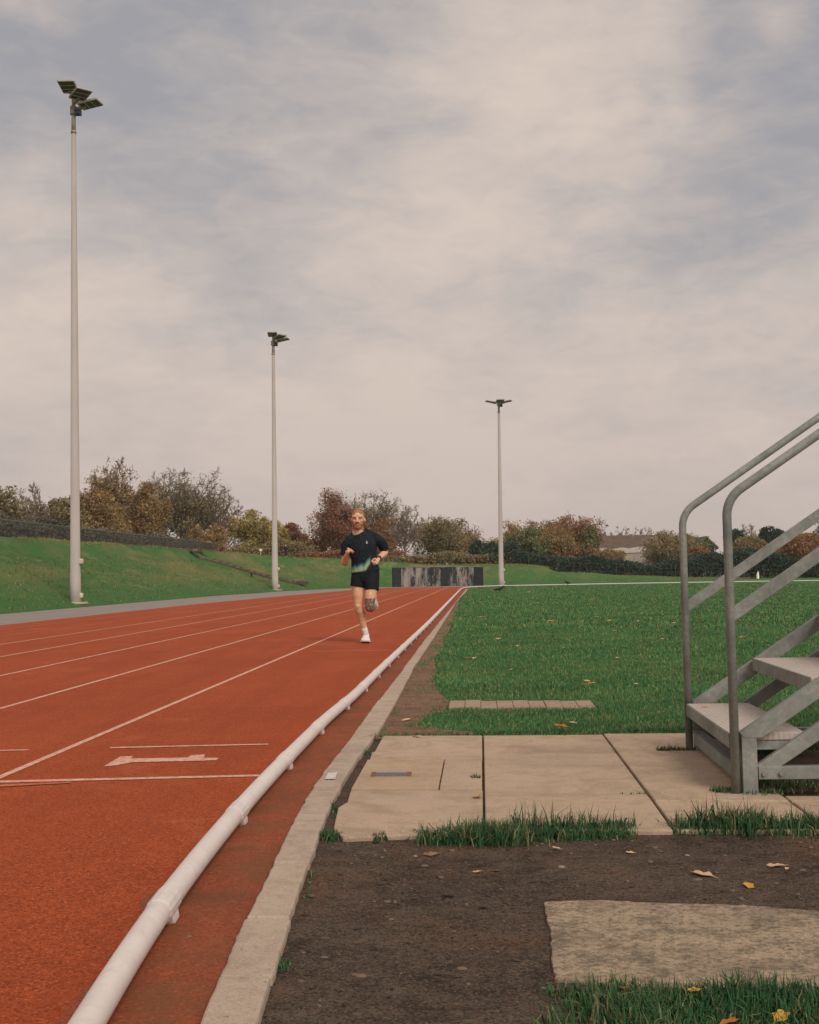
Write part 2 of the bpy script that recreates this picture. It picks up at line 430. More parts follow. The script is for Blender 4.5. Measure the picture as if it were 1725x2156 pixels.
xs = np.concatenate([np.array([-700,-400,-200,-120,-80,-60,-50,-44]), np.arange(-40, 34, .8), np.array([36,40,46,55,70,100,160,300,700])])
ys = np.concatenate([np.array([-150,-60,-20,0,10]), np.arange(16, 128, .8), np.array([130,134,140,148,160,180,220,300,500,800])])
gx, gy = np.meshgrid(xs, ys); gz = terrain(gx, gy)
nx, ny = len(xs), len(ys)
ii = np.arange(nx*ny).reshape(ny, nx)
quads = np.stack([ii[:-1,:-1], ii[:-1,1:], ii[1:,1:], ii[1:,:-1]], -1).reshape(-1, 4)
gr = link('ground', mesh_np('ground', np.stack([gx, gy, gz], -1).reshape(-1, 3), 4, quads), TURF, None, True)
tag(gr, 'green turf of the infield and the grass bank around the track', 'ground', kind='structure')

def sheet(name, pts, z, mat, parent=None):
    me = pydata(name, [(p[0], p[1], z) for p in pts], [tuple(range(len(pts)))])
    bm = bmesh.new(); bm.from_mesh(me)
    for f in bm.faces:
        if f.normal.z < 0: f.normal_flip()
    bm.to_mesh(me); bm.free()
    return link(name, me, mat, parent)
def strip(name, Y, L, R, z, mat, parent=None):
    n = len(Y); v = [(L[i], Y[i], z) for i in range(n)] + [(R[i], Y[i], z) for i in range(n)]
    return link(name, pydata(name, v, [(i, n+i, n+i+1, i+1) for i in range(n-1)]), mat, parent)

# edges measured on the photograph and laid on the ground
def curve_of(pix, z, far_x=None, far_y=72, it=3):
    p = sorted([(q.y, q.x) for q in (at(a, b, z) for a, b in pix)])
    Y = np.array([q[0] for q in p]); X = np.array([q[1] for q in p])
    s = (X[2]-X[0]) / (Y[2]-Y[0])
    Y = np.concatenate([[Y[0]-6, Y[0]-2], Y]); X = np.concatenate([[X[0]-s*5, X[0]-s*2], X])
    if far_x is not None: Y = np.append(Y, far_y); X = np.append(X, far_x)
    yy = np.concatenate([np.arange(-4, 12, .1), np.arange(12, far_y+.01, .5)])
    xx = np.interp(yy, Y, X)
    for _ in range(it):
        k = np.array([1,2,3,2,1])/9; xp = np.pad(xx, 2, mode='edge'); xx2 = np.convolve(xp, k, 'valid')
        xx = np.where((yy > -3.5), xx2, xx)
    return lambda y: np.interp(y, yy, xx)
RAIL_PX = [(182,2156),(226,2085),(271,2005),(311,1945),(359,1885),(417,1805),(442,1780),(496,1712),(558,1644),(612,1588),(689,1510),(740,1470),(802,1408),(850,1362),(900,1314),(940,1272)]
KL_PX = [(423,2156),(471,2025),(497,1965),(537,1885),(581,1817),(593,1765),(621,1726),(657,1658),(685,1622),(741,1550),(793,1478),(845,1414),(887,1356),(948,1282)]
KR_PX = [(540,2156),(572,2037),(613,1925),(645,1827),(666,1770),(685,1706),(717,1658),(749,1602),(797,1538),(845,1454),(877,1394),(910,1348),(960,1268)]
RZ = .054
x_rail = curve_of(RAIL_PX, RZ, -1.16, 70, 14)
x_kl = curve_of(KL_PX, .03, -.86, 71, 8)
x_kr = curve_of(KR_PX, .03, -.74, 71, 8)

# track surface, path
Yt = np.concatenate([np.arange(-4, 12, .25), np.arange(12, 71, 1.), [71, 74, 78, 81, 84.5]])
OUTY = np.array([-30, 40, 47, 57, 66, 72, 79, 84.5]); OUTX = np.array([-9.85, -9.8, -9.5, -9.0, -8.4, -8.0, -7.2, -6.4])
inner = np.where(Yt <= 71, x_kl(np.minimum(Yt, 71)) + .03, np.interp(Yt, [71, 74, 78, 81, 84.5], [-.83, -.9, -.6, .1, .8]))
tr = strip('track', Yt, np.interp(Yt, OUTY, OUTX), inner, .006, TRACK)
tag(tr, 'rust red running track with white lane lines', 'running track', kind='structure')
Yp = np.concatenate([np.arange(-30, 84, 2.), [84.5, 88, 91]])
pl = np.interp(Yp, [-60, 45, 55, 70, 80, 84.5, 88, 91], [-13.1, -13.1, -12.9, -12.2, -10.6, -9.3, -8.2, -7.0])
prr = np.where(Yp <= 84.5, np.interp(Yp, OUTY, OUTX), np.interp(Yp, [84.5, 91], [-6.3, -5]))
pa = strip('path', Yp, pl, prr, .005, ASPHALT)
tag(pa, 'grey tarmac path between the track and the grass bank', 'path', kind='structure')
fw = sheet('path_end', [(-6.4, 84.5), (.8, 84.5), (1.7, 87.5), (.8, 94.9), (-3, 92.2), (-6.8, 89.6), (-7.2, 88.6)], .0085, ASPHALT)
tag(fw, 'grey tarmac strip in front of the stained wall', 'path', kind='structure')
ml = strip('track_margin', Yt[Yt <= 70], x_rail(Yt[Yt <= 70]) - .01, x_kl(Yt[Yt <= 70]) + .02, .010, MARGIN)
tag(ml, 'dirty red brown margin between the white rail and the kerb', 'track margin', kind='structure')
dl = strip('track_dirt', Yt[Yt <= 26], x_rail(Yt[Yt <= 26]) - .05 - .035*np.sin(Yt[Yt<=26]*3.1)**2 - .03*np.sin(Yt[Yt<=26]*7.7), x_rail(Yt[Yt <= 26]) - .0, .008, MARGIN)
tag(dl, 'brown dirt gathered on the track along the white rail', 'dirt', kind='structure')
LANES = [-2.30, -3.51, -4.69, -5.83, -6.93, -7.9, -8.9]
for k, x in enumerate(LANES):
    y0 = -3.0; yend = [84, 84, 83, 80, 72, 62, 60][k]; w = .021
    Yl = np.arange(y0, yend, 1.0)
    bend = np.where(Yl > 60, (Yl - 60)**2 * .0008 * k, 0)
    near = np.where(Yl < 3, (3 - Yl)**2 * .004, 0)
    strip('lane_line', Yl, x - w + bend + near, x + w + bend + near, .0086, PAINT if k < 5 else PAINT_FAINT, tr)
def mark(pix, mat=PAINT, z=.0088, name='painted_mark'):
    return sheet(name, [at(a, b, z) for a, b in pix], z, mat, tr)
mark([(-60,1645.5),(0,1643.6),(140,1640.2),(546,1630.8),(547,1634.6),(140,1644.6),(0,1648),(-60,1650)], name='start_line')
mark([(-60,1655.5),(0,1652.4),(150,1646),(150,1648.4),(0,1656.4),(-60,1659.5)], PAINT_FAINT, .0100, 'start_line')
mark([(232,1573),(565,1565.6),(565,1567.8),(232,1575.4)], name='stagger_line')
mark([(-40,1580),(60,1577.8),(60,1579.8),(-40,1582.4)], name='stagger_line')
mark([(660,1371),(828,1368.4),(828,1369.4),(660,1372)], PAINT_FAINT, name='stagger_line')
G = lambda X, Y: (X/2.5, Y/2.5 + 1483.8)
mark([G(*q) for q in [(545,325),(635,272),(700,270),(690,283),(985,278),(1010,265),(1080,262),(1072,279),(1152,280),(1140,292),(960,297),(690,303),(620,318)]], name='lane_number')

# white inner rail with brackets
rr = empty('track_rail', (float(x_rail(6)), 6, 0), 'long white tubular rail on brackets edging the inside of the red track', 'rail')
rb = MB()
Yr = np.concatenate([np.arange(.2, 12, .2), np.arange(12, 70, 1.)])
BEND = [(-1.15,71),(-1.08,74),(-.75,77.5),(-.1,80.6),(1.2,83.6),(3.4,85.8),(6.4,87.8),(11.4,91.0),(18,94.0),(27.6,97.4),(36,99.2),(46,100)]
rp = [(float(x_rail(y)), y, RZ) for y in Yr] + [(a, b, RZ + .0) for a, b in BEND]
loc0 = Vector(rr.location)
rb.tube([Vector(p) - loc0 for p in rp], .0345, 16)
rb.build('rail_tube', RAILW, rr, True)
br0 = None
yj = 3.27
JY = []
y = 3.27 - 1.27*2
while y < 69:
    JY.append(y); y += 1.27 if y < 20 else 1.4
for k, y in enumerate(JY):
    x = float(x_rail(y)); dx = float(x_rail(y+.3) - x_rail(y-.3)) / .6
    if br0 is None:
        b = MB()
        b.tube([(0, -.085, 0), (0, -.07, 0), (0, .07, 0), (0, .085, 0)], [.0345, .0378, .0378, .0345], 14)
        # foot under the joint, leaning out on the kerb side
        b.add([(-.016,-.045,-.026),(.031,-.045,-.010),(.038,-.028,-.043),(.008,-.028,-.048),(-.016,.045,-.026),(.031,.045,-.010),(.038,.036,-.043),(.008,.036,-.048)],
              [(0,1,2,3),(7,6,5,4),(0,4,5,1),(1,5,6,2),(2,6,7,3),(3,7,4,0)])
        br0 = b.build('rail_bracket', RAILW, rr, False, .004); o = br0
    else:
        o = br0.copy(); C.objects.link(o); o.parent = rr
    o.location = Vector((x, y, RZ)) - loc0; o.rotation_euler = (0, 0, -math.atan(dx))

# kerb stones
kb = tag(empty('kerb', (0, 6, 0), None, None), 'pale concrete edging kerb between the track and the infield', 'kerb', kind='structure')
edges = [-3, -2, -1.1, -.2, .7, 1.62, 2.78, 3.25, 3.86, 4.62, 5.25, 6.15, 7.05]
y = 7.95
while y < 71: edges.append(y); y += .92
for a, b in zip(edges[:-1], edges[1:]):
    m = MB(); yy = np.linspace(a + .004, b - .004, 16 if b < 12 else (6 if b < 25 else 2)); jz = RNG.uniform(-.003, .003)
    lw = RNG.uniform(-.004, .004, 2)
    Lx, Rx = x_kl(yy) + lw[0] + RNG.normal(0, .0015, len(yy)), x_kr(yy) + lw[1] + RNG.normal(0, .0012, len(yy))
    lo = [(Lx[i], yy[i]) for i in range(len(yy))]; hi = [(Rx[i], yy[i]) for i in range(len(yy))][::-1]
    m.prism(lo + hi, -.06, .030 + jz)
    o = m.build('kerb_stone', KERBM, kb, False, .008); o.location = (0, -6, 0)
st = sheet('kerb_patch', [at(a, b, .036) for a, b in [(691,1627),(711,1626),(706,1640),(684,1641)]], .0365, simple('white_paint_patch', (.56,.50,.46), .8, 0, .25, 60), None)
tag(st, 'small worn white paint patch on the kerb beside the access cover', 'paint patch', kind='structure')

# bare earth sheets
jag = lambda pts, n, amp: [p for i in range(len(pts)) for p in [
    (Vector(pts[i][:2]).lerp(Vector(pts[(i+1) % len(pts)][:2]), k/n) + Vector((random.uniform(-amp, amp), random.uniform(-amp, amp)))) for k in range(n)]]
fy = np.arange(-1.5, 7.01, .25)
poly = [(float(x_kr(y)) - .02, y) for y in fy] + [(.35, 7.02), (1.2, 7.02), (2.6, 7.02), (4, 6.4), (4, -1.5)]
eo = sheet('bare_earth', poly, .004, EARTH)
tag(eo, 'dark bare earth in front of the paving', 'bare earth', kind='structure')
VERGE = [(960,1268),(909,1350),(858,1428),(797,1538),(782,1557),(1012,1556),(990,1541),(930,1536),(884,1527),(900,1507),(936,1497),(950,1482),(936,1468),(922,1452),(912,1432),(922,1412),(914,1392),(930,1366),(936,1344),(950,1318),(958,1296),(968,1268)]
vpts = [at(a, b, .007) for a, b in VERGE]
vg = sheet('worn_verge', jag(vpts, 5, .012), .0085, EARTH_PALE)
tag(vg, 'worn brown bare earth between the kerb and the infield grass', 'bare earth', kind='structure')

# ------------------------------------------------------------------ paving
pv = tag(empty('pavement', (.5, 5.6, 0), None, None), 'pale flagstone paving beside the track at the foot of the metal stair', 'pavement', kind='structure')
def slab(pts, z1, mat=FLAG, name='flagstone'):
    m = MB(); m.prism(pts, -.03, z1); o = m.build(name, mat, pv, False, .006); o.location = (-.5, -5.6, 0); return o
def kx(y): return float(x_kr(y)) + .045
def slab_left(y0, y1, xr, z):
    slab([(kx(y0) + .01, y0), (xr, y0), (xr, y1), (kx(y1), y1)], z)
g = .007
FARY = 6.93
cpt = [at(q[0], q[1], .021) for q in ((722,1763),(702,1744),(712,1700))]
slab([(cpt[0].x, cpt[0].y), (-.005, 4.36), (-.005, 4.967), (kx(4.967)+.02, 4.967), (cpt[2].x, cpt[2].y), (cpt[1].x, cpt[1].y)], .021)
slab_left(4.975, 5.213, -.005, .0175)
slab([(kx(5.235), 5.235), (-.197, 5.235), (-.197, 6.045), (kx(6.05), 6.045)], .0215, FLAGLID, 'flagstone')
slab([(-.192, 5.225), (-.007, 5.225), (-.007, 6.05), (-.192, 6.05)], .0225)
slab_left(6.062, 6.30, -.005, .022)
slab_left(6.306, FARY, -.005, .0205)
slab([(.004, 4.37), (.676, 4.39), (.681, 5.03), (.004, 5.026)], .0215)
slab([(.004, 5.034), (.681, 5.04), (.684, FARY+.02), (.004, FARY)], .0195)
for c, (x0, x1) in enumerate([(.692, 1.225), (1.235, 1.90), (1.91, 2.60), (2.61, 3.3)]):
    for (a, b) in ((4.40, 4.93), (4.938, 5.74), (5.746, 6.96)):
        if c and a > 5.5: continue
        if c: b = min(b, 5.03 + .02*c)
        slab([(x0, a), (x1, a), (x1, b), (x0, b)], .021 + random.uniform(-.002, .003))
cov = empty('access_cover', (-.36, 5.62, .018), 'small metal lifting plate with rusty ends set in the leftmost paving slab', 'access cover')
m = MB(); m.box((-.078, -.055, 0), (.078, .055, .0045)); m.build('lifting_plate', simple('grey_plate_metal', (.13, .135, .13), .55, .4, .4, 60), cov, False, .002)
RUST = simple('rust', (.20, .085, .04), .9, 0, .4, 50)
for sx in (-1, 1):
    m = MB(); m.box((sx*.083 - .011, -.058, 0), (sx*.083 + .011, .058, .0065)); m.build('rusty_end', RUST, cov, False, .002)
cov.location = at(824, 1632.5, .0175); cov.rotation_euler = (0, 0, .02)

# weathered slab in the foreground
fs = MB()
fpts = [at(a, b, .02) for a, b in [(1146,1893),(1158,1960),(1168,2052),(1300,2066),(1480,2074),(1725,2082)]] + [Vector((1.9, 2.56, 0)), Vector((2.4, 2.6, 0)), Vector((2.4, 3.2, 0))] + [at(a, b, .02) for a, b in [(1725,1912),(1560,1900),(1400,1896),(1260,1889)]]
fo_ = []
for i_ in range(len(fpts)):
    p_, q_ = fpts[i_], fpts[(i_+1) % len(fpts)]
    for k_ in range(14):
        w_ = p_.lerp(q_, k_/14); fo_.append((w_.x + RNG.normal(0, .0022), w_.y + RNG.normal(0, .0025)))
fs.prism(fo_, -.04, .013)
fo = fs.build('concrete_slab', OLDSLAB, None, False, .003)
tag(fo, 'weathered mossy concrete slab sunk in the dark earth in the foreground', 'concrete slab')
# ribbed strip in the infield grass
ss = empty('paving_strip', at(1095, 1480, 0), 'ribbed pale paving strip sunk in the infield grass', 'paving strip')
a, b2 = at(946, 1482, .02), at(1250, 1482, .02); dirx = (b2 - a); nrib = 9
for k in range(nrib):
    m = MB(); p = a.lerp(b2, (k + .5)/nrib); L = dirx.length / nrib
    m.obox((p.x - ss.location.x, p.y - ss.location.y + .02*math.sin(k*1.7), .0), dirx.normalized() * (L/2 - .0015), (0, .215, 0), (0, 0, .021 + .003*math.sin(k*2.3)))
    m.build('paver', STRIPM, ss, False, .003)

# ------------------------------------------------------------------ grass blades
def blade_mesh(name, pos, h, w, lean=.45, seg2=True):
    n = len(pos); pos = np.asarray(pos, float)
    az = RNG.uniform(0, 2*PI, n); fac = RNG.uniform(0, 2*PI, n)
    ln = RNG.normal(0, lean, n) * h
    side = np.stack([np.cos(fac), np.sin(fac), np.zeros(n)], 1) * (w/2)[:, None]
    dv = np.stack([np.cos(az), np.sin(az), np.zeros(n)], 1)
    up = np.array([0, 0, 1.0])
    tip = pos + dv*ln[:, None] + up*(h*np.sqrt(np.clip(1 - (ln/h)**2, .15, 1)))[:, None]
    if not seg2:
        v = np.stack([pos - side, pos + side, tip], 1).reshape(-1, 3)
        return mesh_np(name, v, 3, np.arange(3*n).reshape(-1, 3))
    mid = pos + dv*(ln*.28)[:, None] + up*(h*.55)[:, None]
    v = np.stack([pos - side, pos + side, mid + side*.8, mid - side*.8, tip], 1).reshape(-1, 3)
    b = np.arange(n)[:, None]*5
    tri = np.concatenate([b + [0,1,2], b + [0,2,3], b + [3,2,4]], 1).reshape(-1, 3)
    return mesh_np(name, v, 3, tri)
def vnoise(x, y, s, seed=0):
    r = np.random.default_rng(seed); g = r.random((64, 64))
    X, Y = x*s, y*s; xi, yi = np.floor(X).astype(int), np.floor(Y).astype(int); fx, fy2 = X-xi, Y-yi
    fx = fx*fx*(3-2*fx); fy2 = fy2*fy2*(3-2*fy2)
    q = lambda a, b: g[a % 64, b % 64]
    return (q(xi,yi)*(1-fx)+q(xi+1,yi)*fx)*(1-fy2)+(q(xi,yi+1)*(1-fx)+q(xi+1,yi+1)*fx)*fy2
def inpoly(x, y, poly):
    r = np.zeros(x.shape, bool); n = len(poly)
    for i in range(n):
        x0, y0 = poly[i][0], poly[i][1]; x1, y1 = poly[(i+1) % n][0], poly[(i+1) % n][1]
        if y0 == y1: continue
        c = ((y0 > y) != (y1 > y)) & (x < (x1-x0)*(y-y0)/(y1-y0) + x0); r ^= c
    return r
# infield: mown, density falling with distance
pts = []; hs = []; ws = []
for (ya, yb, dens, h0, w0) in ((6.9, 9, 6500, .025, .0048), (9, 13, 3600, .027, .0065), (13, 20, 1500, .032, .010), (20, 34, 380, .046, .02), (34, 60, 130, .055, .034), (60, 84, 60, .06, .05)):
    n = int((yb-ya) * (.32*yb + 1.2) * dens)
    y = RNG.uniform(ya, yb, n); x = RNG.uniform(-1, .32*yb + .2, n)
    k = (x > x_kr(np.minimum(y, 71)) + .02) & (x < .31*y + .6)
    wob = .26*(vnoise(x, y, 3.1, 3) - .5) + .14*(vnoise(x, y, 11, 4) - .5)
    iv = inpoly(x + wob, y + wob*1.5, [(p.x, p.y) for p in vpts])
    edge = (x - x_kr(np.minimum(y, 71)) < .10) & (vnoise(x, y, 4, 8) > .35)
    k &= (~iv | (RNG.random(n) < .02 + .25*(vnoise(x, y, 5, 77) > .72))) & (~edge | (RNG.random(n) < .3))
    px0, px1 = a.x, b2.x
    k &= ~((x > px0) & (x < px1) & (abs(y - a.y) < .175 + .05*(vnoise(x, y, 9, 5)-.5)))
    k &= ~((y < 7.02) & (x > -.55) & (RNG.random(n) < .5))
    bare = vnoise(x, y, 1.2, 21)*.6 + vnoise(x, y, 4.1, 22)*.4
    k &= (bare > .30) | (RNG.random(n) < .25)
    x, y = x[k], y[k]; n = len(x)
    pts.append(np.stack([x, y, np.full(n, .002)], 1))
    hs.append(h0 * RNG.uniform(.45, 1.3, n) * (.75 + .5*vnoise(x, y, 1.4, 9))); ws.append(w0 * RNG.uniform(.6, 1.3, n))
gi = link('infield_grass', blade_mesh('infield_grass', np.concatenate(pts), np.concatenate(hs), np.concatenate(ws), .55), BLADE)
tag(gi, 'short mown green grass of the infield', 'grass', kind='stuff')
# bank tufts
n = 210000; y = 24 + 100*RNG.random(n)**.85; x = RNG.uniform(-27, 24, n)
z = terrain(x, y); k = (z > .012) & (x > -.36*y - 2)
x, y, z = x[k], y[k], z[k]
keep = RNG.random(len(x)) < np.where(x < -3, .9, .55); x, y, z = x[keep], y[keep], z[keep]
gb = link('bank_grass', blade_mesh('bank_grass', np.stack([x, y, z - .01], 1), RNG.uniform(.05, .13, len(x)), RNG.uniform(.03, .07, len(x)), .7, False), BLADE_BANK)
tag(gb, 'rough yellow green grass growing over the bank', 'grass', kind='stuff')
# long tufts round the slabs
tp = []; th = []; tw = []
def tuft(px0, py0, px1, py1, n, h, spread, dens_seed=1, z=.003, thr=.0):
    p, q = at(px0, py0, z), at(px1, py1, z)
    t = RNG.random(n); x = p.x + (q.x-p.x)*t + RNG.normal(0, spread*.25, n); y = p.y + (q.y-p.y)*t + RNG.normal(0, spread, n)
    m = vnoise(x, y, 6, dens_seed)*.6 + vnoise(x, y, 17, dens_seed+1)*.4 > thr
    x, y = x[m], y[m]; n = len(x)
    tp.append(np.stack([x, y, np.full(n, z)], 1)); th.append(h*(.3 + RNG.random(n)**1.8)*(.35 + 1.2*vnoise(x, y, 5.5, dens_seed+7))); tw.append(RNG.uniform(.0025, .006, n))
tuft(880, 1772, 1110, 1776, 2300, .058, .035, 2, thr=.2)
tuft(1000, 1768, 1325, 1757, 4200, .064, .040, 3, thr=.2)
tuft(860, 1764, 1340, 1752, 1500, .03, .05, 33, thr=.35)
tuft(1400, 1754, 1760, 1752, 1200, .03, .05, 34, thr=.35)
tuft(930, 1762, 1340, 1752, 900, .085, .02, 31)
tuft(1420, 1752, 1725, 1752, 2600, .062, .030, 4, thr=.2)
tuft(1460, 1750, 1760, 1748, 700, .095, .018, 41)
tuft(1725, 1752, 2000, 1762, 1500, .07, .03, 5)
tuft(675, 1766, 712, 1768, 420, .045, .02, 6)
tuft(785, 1770, 815, 1771, 130, .03, .012, 7)
tuft(752, 1589, 782, 1589, 160, .03, .018, 8); tuft(768, 1563, 790, 1559, 160, .032, .02, 9)
tuft(990, 1640, 1012, 1642, 90, .028, .012, 10, z=.015); tuft(700, 1700, 715, 1735, 110, .028, .015, 11)
tuft(1268, 1556, 1395, 1735, 380, .014, .010, 12, z=.006, thr=.35); tuft(1011, 1560, 1013, 1735, 120, .010, .006, 13, z=.006, thr=.45)
tuft(582, 2036, 605, 2040, 260, .034, .014, 14); tuft(640, 1900, 660, 1835, 60, .015, .01, 15)
tuft(800, 1553, 1010, 1551, 500, .03, .018, 16, thr=.35); tuft(1010, 1549, 1440, 1541, 1500, .034, .02, 17, thr=.2)
tuft(1500, 1668, 1640, 1672, 800, .034, .022, 18, z=.02, thr=.2); tuft(1555, 1664, 1600, 1662, 420, .05, .016, 19, z=.02)
tuft(1385, 1582, 1470, 1580, 420, .03, .015, 20, z=.02, thr=.25); tuft(1590, 1588, 1725, 1578, 900, .06, .04, 23, z=.02); tuft(1300, 1672, 1480, 1671, 80, .012, .004, 24, z=.02, thr=.5)
tuft(1590, 1655, 1780, 1650, 900, .03, .10, 25, z=.02, thr=.3)
# bottom right patch
n = 80000; x = RNG.uniform(.05, 1.6, n); y = RNG.uniform(1.75, 2.75, n)
bl = np.array([[p.x, p.y] for p in [at(q[0], q[1], 0) for q in [(1150,2062),(1200,2046),(1260,2040),(1300,2058),(1400,2078),(1560,2085),(1800,2094)]]])
e = np.interp(x, bl[:, 0], bl[:, 1]) + .05*(vnoise(x, y, 14, 51) - .5)
k = (y < e + .035) & (RNG.random(n) < np.clip((x - .11 - .16*(vnoise(x, y, 9, 52) - .5))/.16, 0, 1)) & (vnoise(x, y, 9, 53) + .25*vnoise(x, y, 25, 54) > .16)
x, y = x[k], y[k]; tp.append(np.stack([x, y, np.full(len(x), .003)], 1)); th.append((.014 + .050*RNG.random(len(x))**1.6)*(.45+1.0*vnoise(x, y, 7, 55))); tw.append(RNG.uniform(.0025, .0055, len(x)))
lg = link('long_grass', blade_mesh('long_grass', np.concatenate(tp), np.concatenate(th), np.concatenate(tw), .62), BLADE_DEEP)
tag(lg, 'long dark green grass tufts growing round the slabs and stair feet', 'grass', kind='stuff')
# grit, clods and stones on the earth
m = MB()
for k in range(620):
    y = random.uniform(2.0, 4.3); x = random.uniform(float(x_kr(y)) + .03, 1.4)
    if inpoly(np.array([x]), np.array([y]), [(p.x, p.y) for p in fpts])[0]: continue
    r = random.choice([.002, .003, .003, .004, .006]) * random.uniform(.7, 1.3)
    m.ball((x, y, .004 + r*.3), (r*random.uniform(.8, 1.8), r*random.uniform(.8, 1.4), r*.7), 6, 4)
for k in range(150):
    y = 1.9 + 2.35*random.random(); x = random.uniform(float(x_kr(y)) + .05, 1.4); r = random.uniform(.004, .010)
    if inpoly(np.array([x]), np.array([y]), [(p.x, p.y) for p in fpts])[0]: continue
    m.ball((x, y, .004), (r*random.uniform(1, 2), r, r*.55), 7, 5)
for (px, py, r) in ((929,1854,.008),(656,1893,.009),(398,1980,.007),(1392,1798,.004),(1430,2124,.006)):
    p = at(px, py); m.ball((p.x, p.y, .006 + r*.3), (r*1.3, r, r*.7), 8, 5)
def m_grit():
    b = NB('grit'); i = b.island(); c = b.mix(b.rng(i, .0, .8), (.02, .018, .016), (.16, .115, .085)); c = b.mix(b.rng(i, .975, .99), c, (.26, .21, .17)); b.col(c); return b.fin(.9)
tag(m.build('gravel', m_grit(), None, True), 'small clods and grit scattered over the dark earth', 'grit', kind='stuff')

# ------------------------------------------------------------------ fallen leaves
LEAFC = {'pale': simple('leaf_pale', (.52, .34, .21), .7, 0, .2, 40), 'yellow': simple('leaf_yellow', (.50, .28, .045), .7, 0, .25, 40),
         'orange': simple('leaf_orange', (.40, .13, .025), .7, 0, .3, 40), 'brown': simple('leaf_brown', (.22, .12, .065), .7, 0, .3, 40)}
def leaf_mesh(seed):
    r = random.Random(seed); v = [(0, 0, .004)]; n = 14; rim = []
    for k in range(n):
        t = 2*PI*k/n; lob = 1 + .22*math.cos(5*t + r.uniform(-.4, .4)) ; rad = .5*lob*(.75 + .25*abs(math.cos(t)))
        x, y = rad*math.cos(t), rad*.72*math.sin(t)
        v.append((x, y, .16*abs(y)*2*r.uniform(.4, 1.4) + .10*x*x*r.uniform(.5, 2)))
    nv = len(v); v += [(a[0], a[1], a[2] + .03) for a in v]
    f = []
    for k in range(n):
        i, j = 1 + k, 1 + (k+1) % n
        f += [(0, j, i), (nv, nv+i, nv+j), (i, j, nv+j, nv+i)]
    v += [(.45, -.015, .03), (.45, .015, .03), (.8, .01, .06), (.8, -.01, .06), (.62, 0, .08)]
    q = 2*nv; f += [(q, q+1, q+4), (q+1, q+2, q+4), (q+2, q+3, q+4), (q+3, q, q+4)]
    return pydata('fallen_leaf', v, f)
LM = [leaf_mesh(s) for s in range(5)]
LEAVES = [ # px, py, z, size, colour, label
 (999,1386,.03,.085,'pale','pale curled fallen leaf on the grass edge, right of a brown one'),
 (979,1386,.03,.075,'brown','small brown fallen leaf on the grass edge beside a pale one'),
 (1243,1440,.035,.085,'yellow','bright yellow fallen leaf on the grass behind the ribbed paving strip'),
 (1236,1434,.035,.07,'pale','pale fallen leaf touching the bright yellow one behind the paving strip'),
 (857,1516,.012,.07,'pale','pale fallen leaf on the worn earth left of the paving strip'),
 (1183,1530,.035,.085,'orange','orange brown fallen leaf in the grass between paving strip and flagstones'),
 (1207,1522,.035,.05,'pale','small pale fallen leaf right of the orange brown one'),
 (879,1552,.02,.07,'pale','long pale fallen leaf at the far edge of the flagstones'),
 (1007,1676,.026,.06,'yellow','yellow brown fallen leaf lying across the flagstone joint'),
 (909,1800,.006,.055,'brown','tan fallen leaf on dark earth left of the long grass tuft'),
 (1005,1836,.006,.028,'yellow','tiny yellow brown fallen leaf alone on the dark earth'),
 (1045,1834,.006,.03,'brown','tiny tan fallen leaf on dark earth, left of the white one'),
 (1171,1786,.012,.032,'pale','small whitish fallen leaf at the foot of the long grass tuft'),
 (1329,1796,.006,.035,'pale','thin pale fallen leaf on the earth below the slanted paving joint'),
 (1479,1842,.006,.075,'pale','long pale fallen leaf in the middle of the dark earth'),
 (1633,1824,.006,.055,'pale','broad pale fallen leaf on dark earth near the right edge'),
 (1657,1829,.006,.022,'pale','scrap of pale leaf right beside the broad pale leaf'),
 (1577,1866,.006,.05,'yellow','curled yellow fallen leaf above the weathered slab'),
 (1645,2142,.03,.05,'yellow','yellow fallen leaf in the grass at the bottom right'),
 (1537,2152,.03,.045,'orange','orange fallen leaf in the grass at the bottom edge'),
 (1315,2082,.03,.03,'orange','small rusty leaf in the grass tuft under the weathered slab'),
 (1462,2086,.03,.03,'yellow','narrow yellow leaf stuck in the grass below the weathered slab'),
 (1484,1488,.272,.032,'yellow','small yellow leaf resting on the far end of the lowest stair tread'),
]
GRP = 'fallen leaves scattered around the infield edge'
def put_leaf(px, py, z, size, c, label, group=GRP):
    o = bpy.data.objects.new('fallen_leaf', random.choice(LM)); C.objects.link(o)
    if not o.data.materials: o.data.materials.append(LEAFC['pale'])
    o.material_slots[0].link = 'OBJECT'; o.material_slots[0].material = LEAFC[c]
    o.location = at(px, py, z); o.scale = (size, size, size*.8); o.rotation_euler = (random.uniform(-.15, .15), random.uniform(-.15, .15), random.uniform(0, 6.3))
    tag(o, label, 'leaf', group)
for L in LEAVES: put_leaf(*L)
for (px, py) in ((1159,1308),(1331,1290),(1391,1294),(1293,1328),(1283,1307),(1557,1312),(1705,1336),(1563,1342),(1036,1328),(997,1339),(993,1327),(1115,1247),(988,1287),(961,1430)):
    put_leaf(px, py, .04, .0011*(CAMZ*F/(py-1205))*4.2*random.uniform(.8, 1.3), 'yellow', 'small yellow fallen leaf lying out on the infield grass')
for (px, py) in ((1509,1318),(1189,1364),(1343,1308),(1419,1312),(1257,1299),(1171,1407),(1050,1345),(1640,1378),(1130,1270),(1246,1262),(1462,1268),(1605,1290),(1090,1360),(1300,1385),(1395,1345),(1500,1400),(1220,1340),(1660,1300),(1010,1300),(1075,1410),(1340,1440),(1160,1272)):
    put_leaf(px, py, .04, .0011*(CAMZ*F/(py-1205))*4.0*random.uniform(.8, 1.3), 'pale', 'small pale fallen leaf lying out on the infield grass')

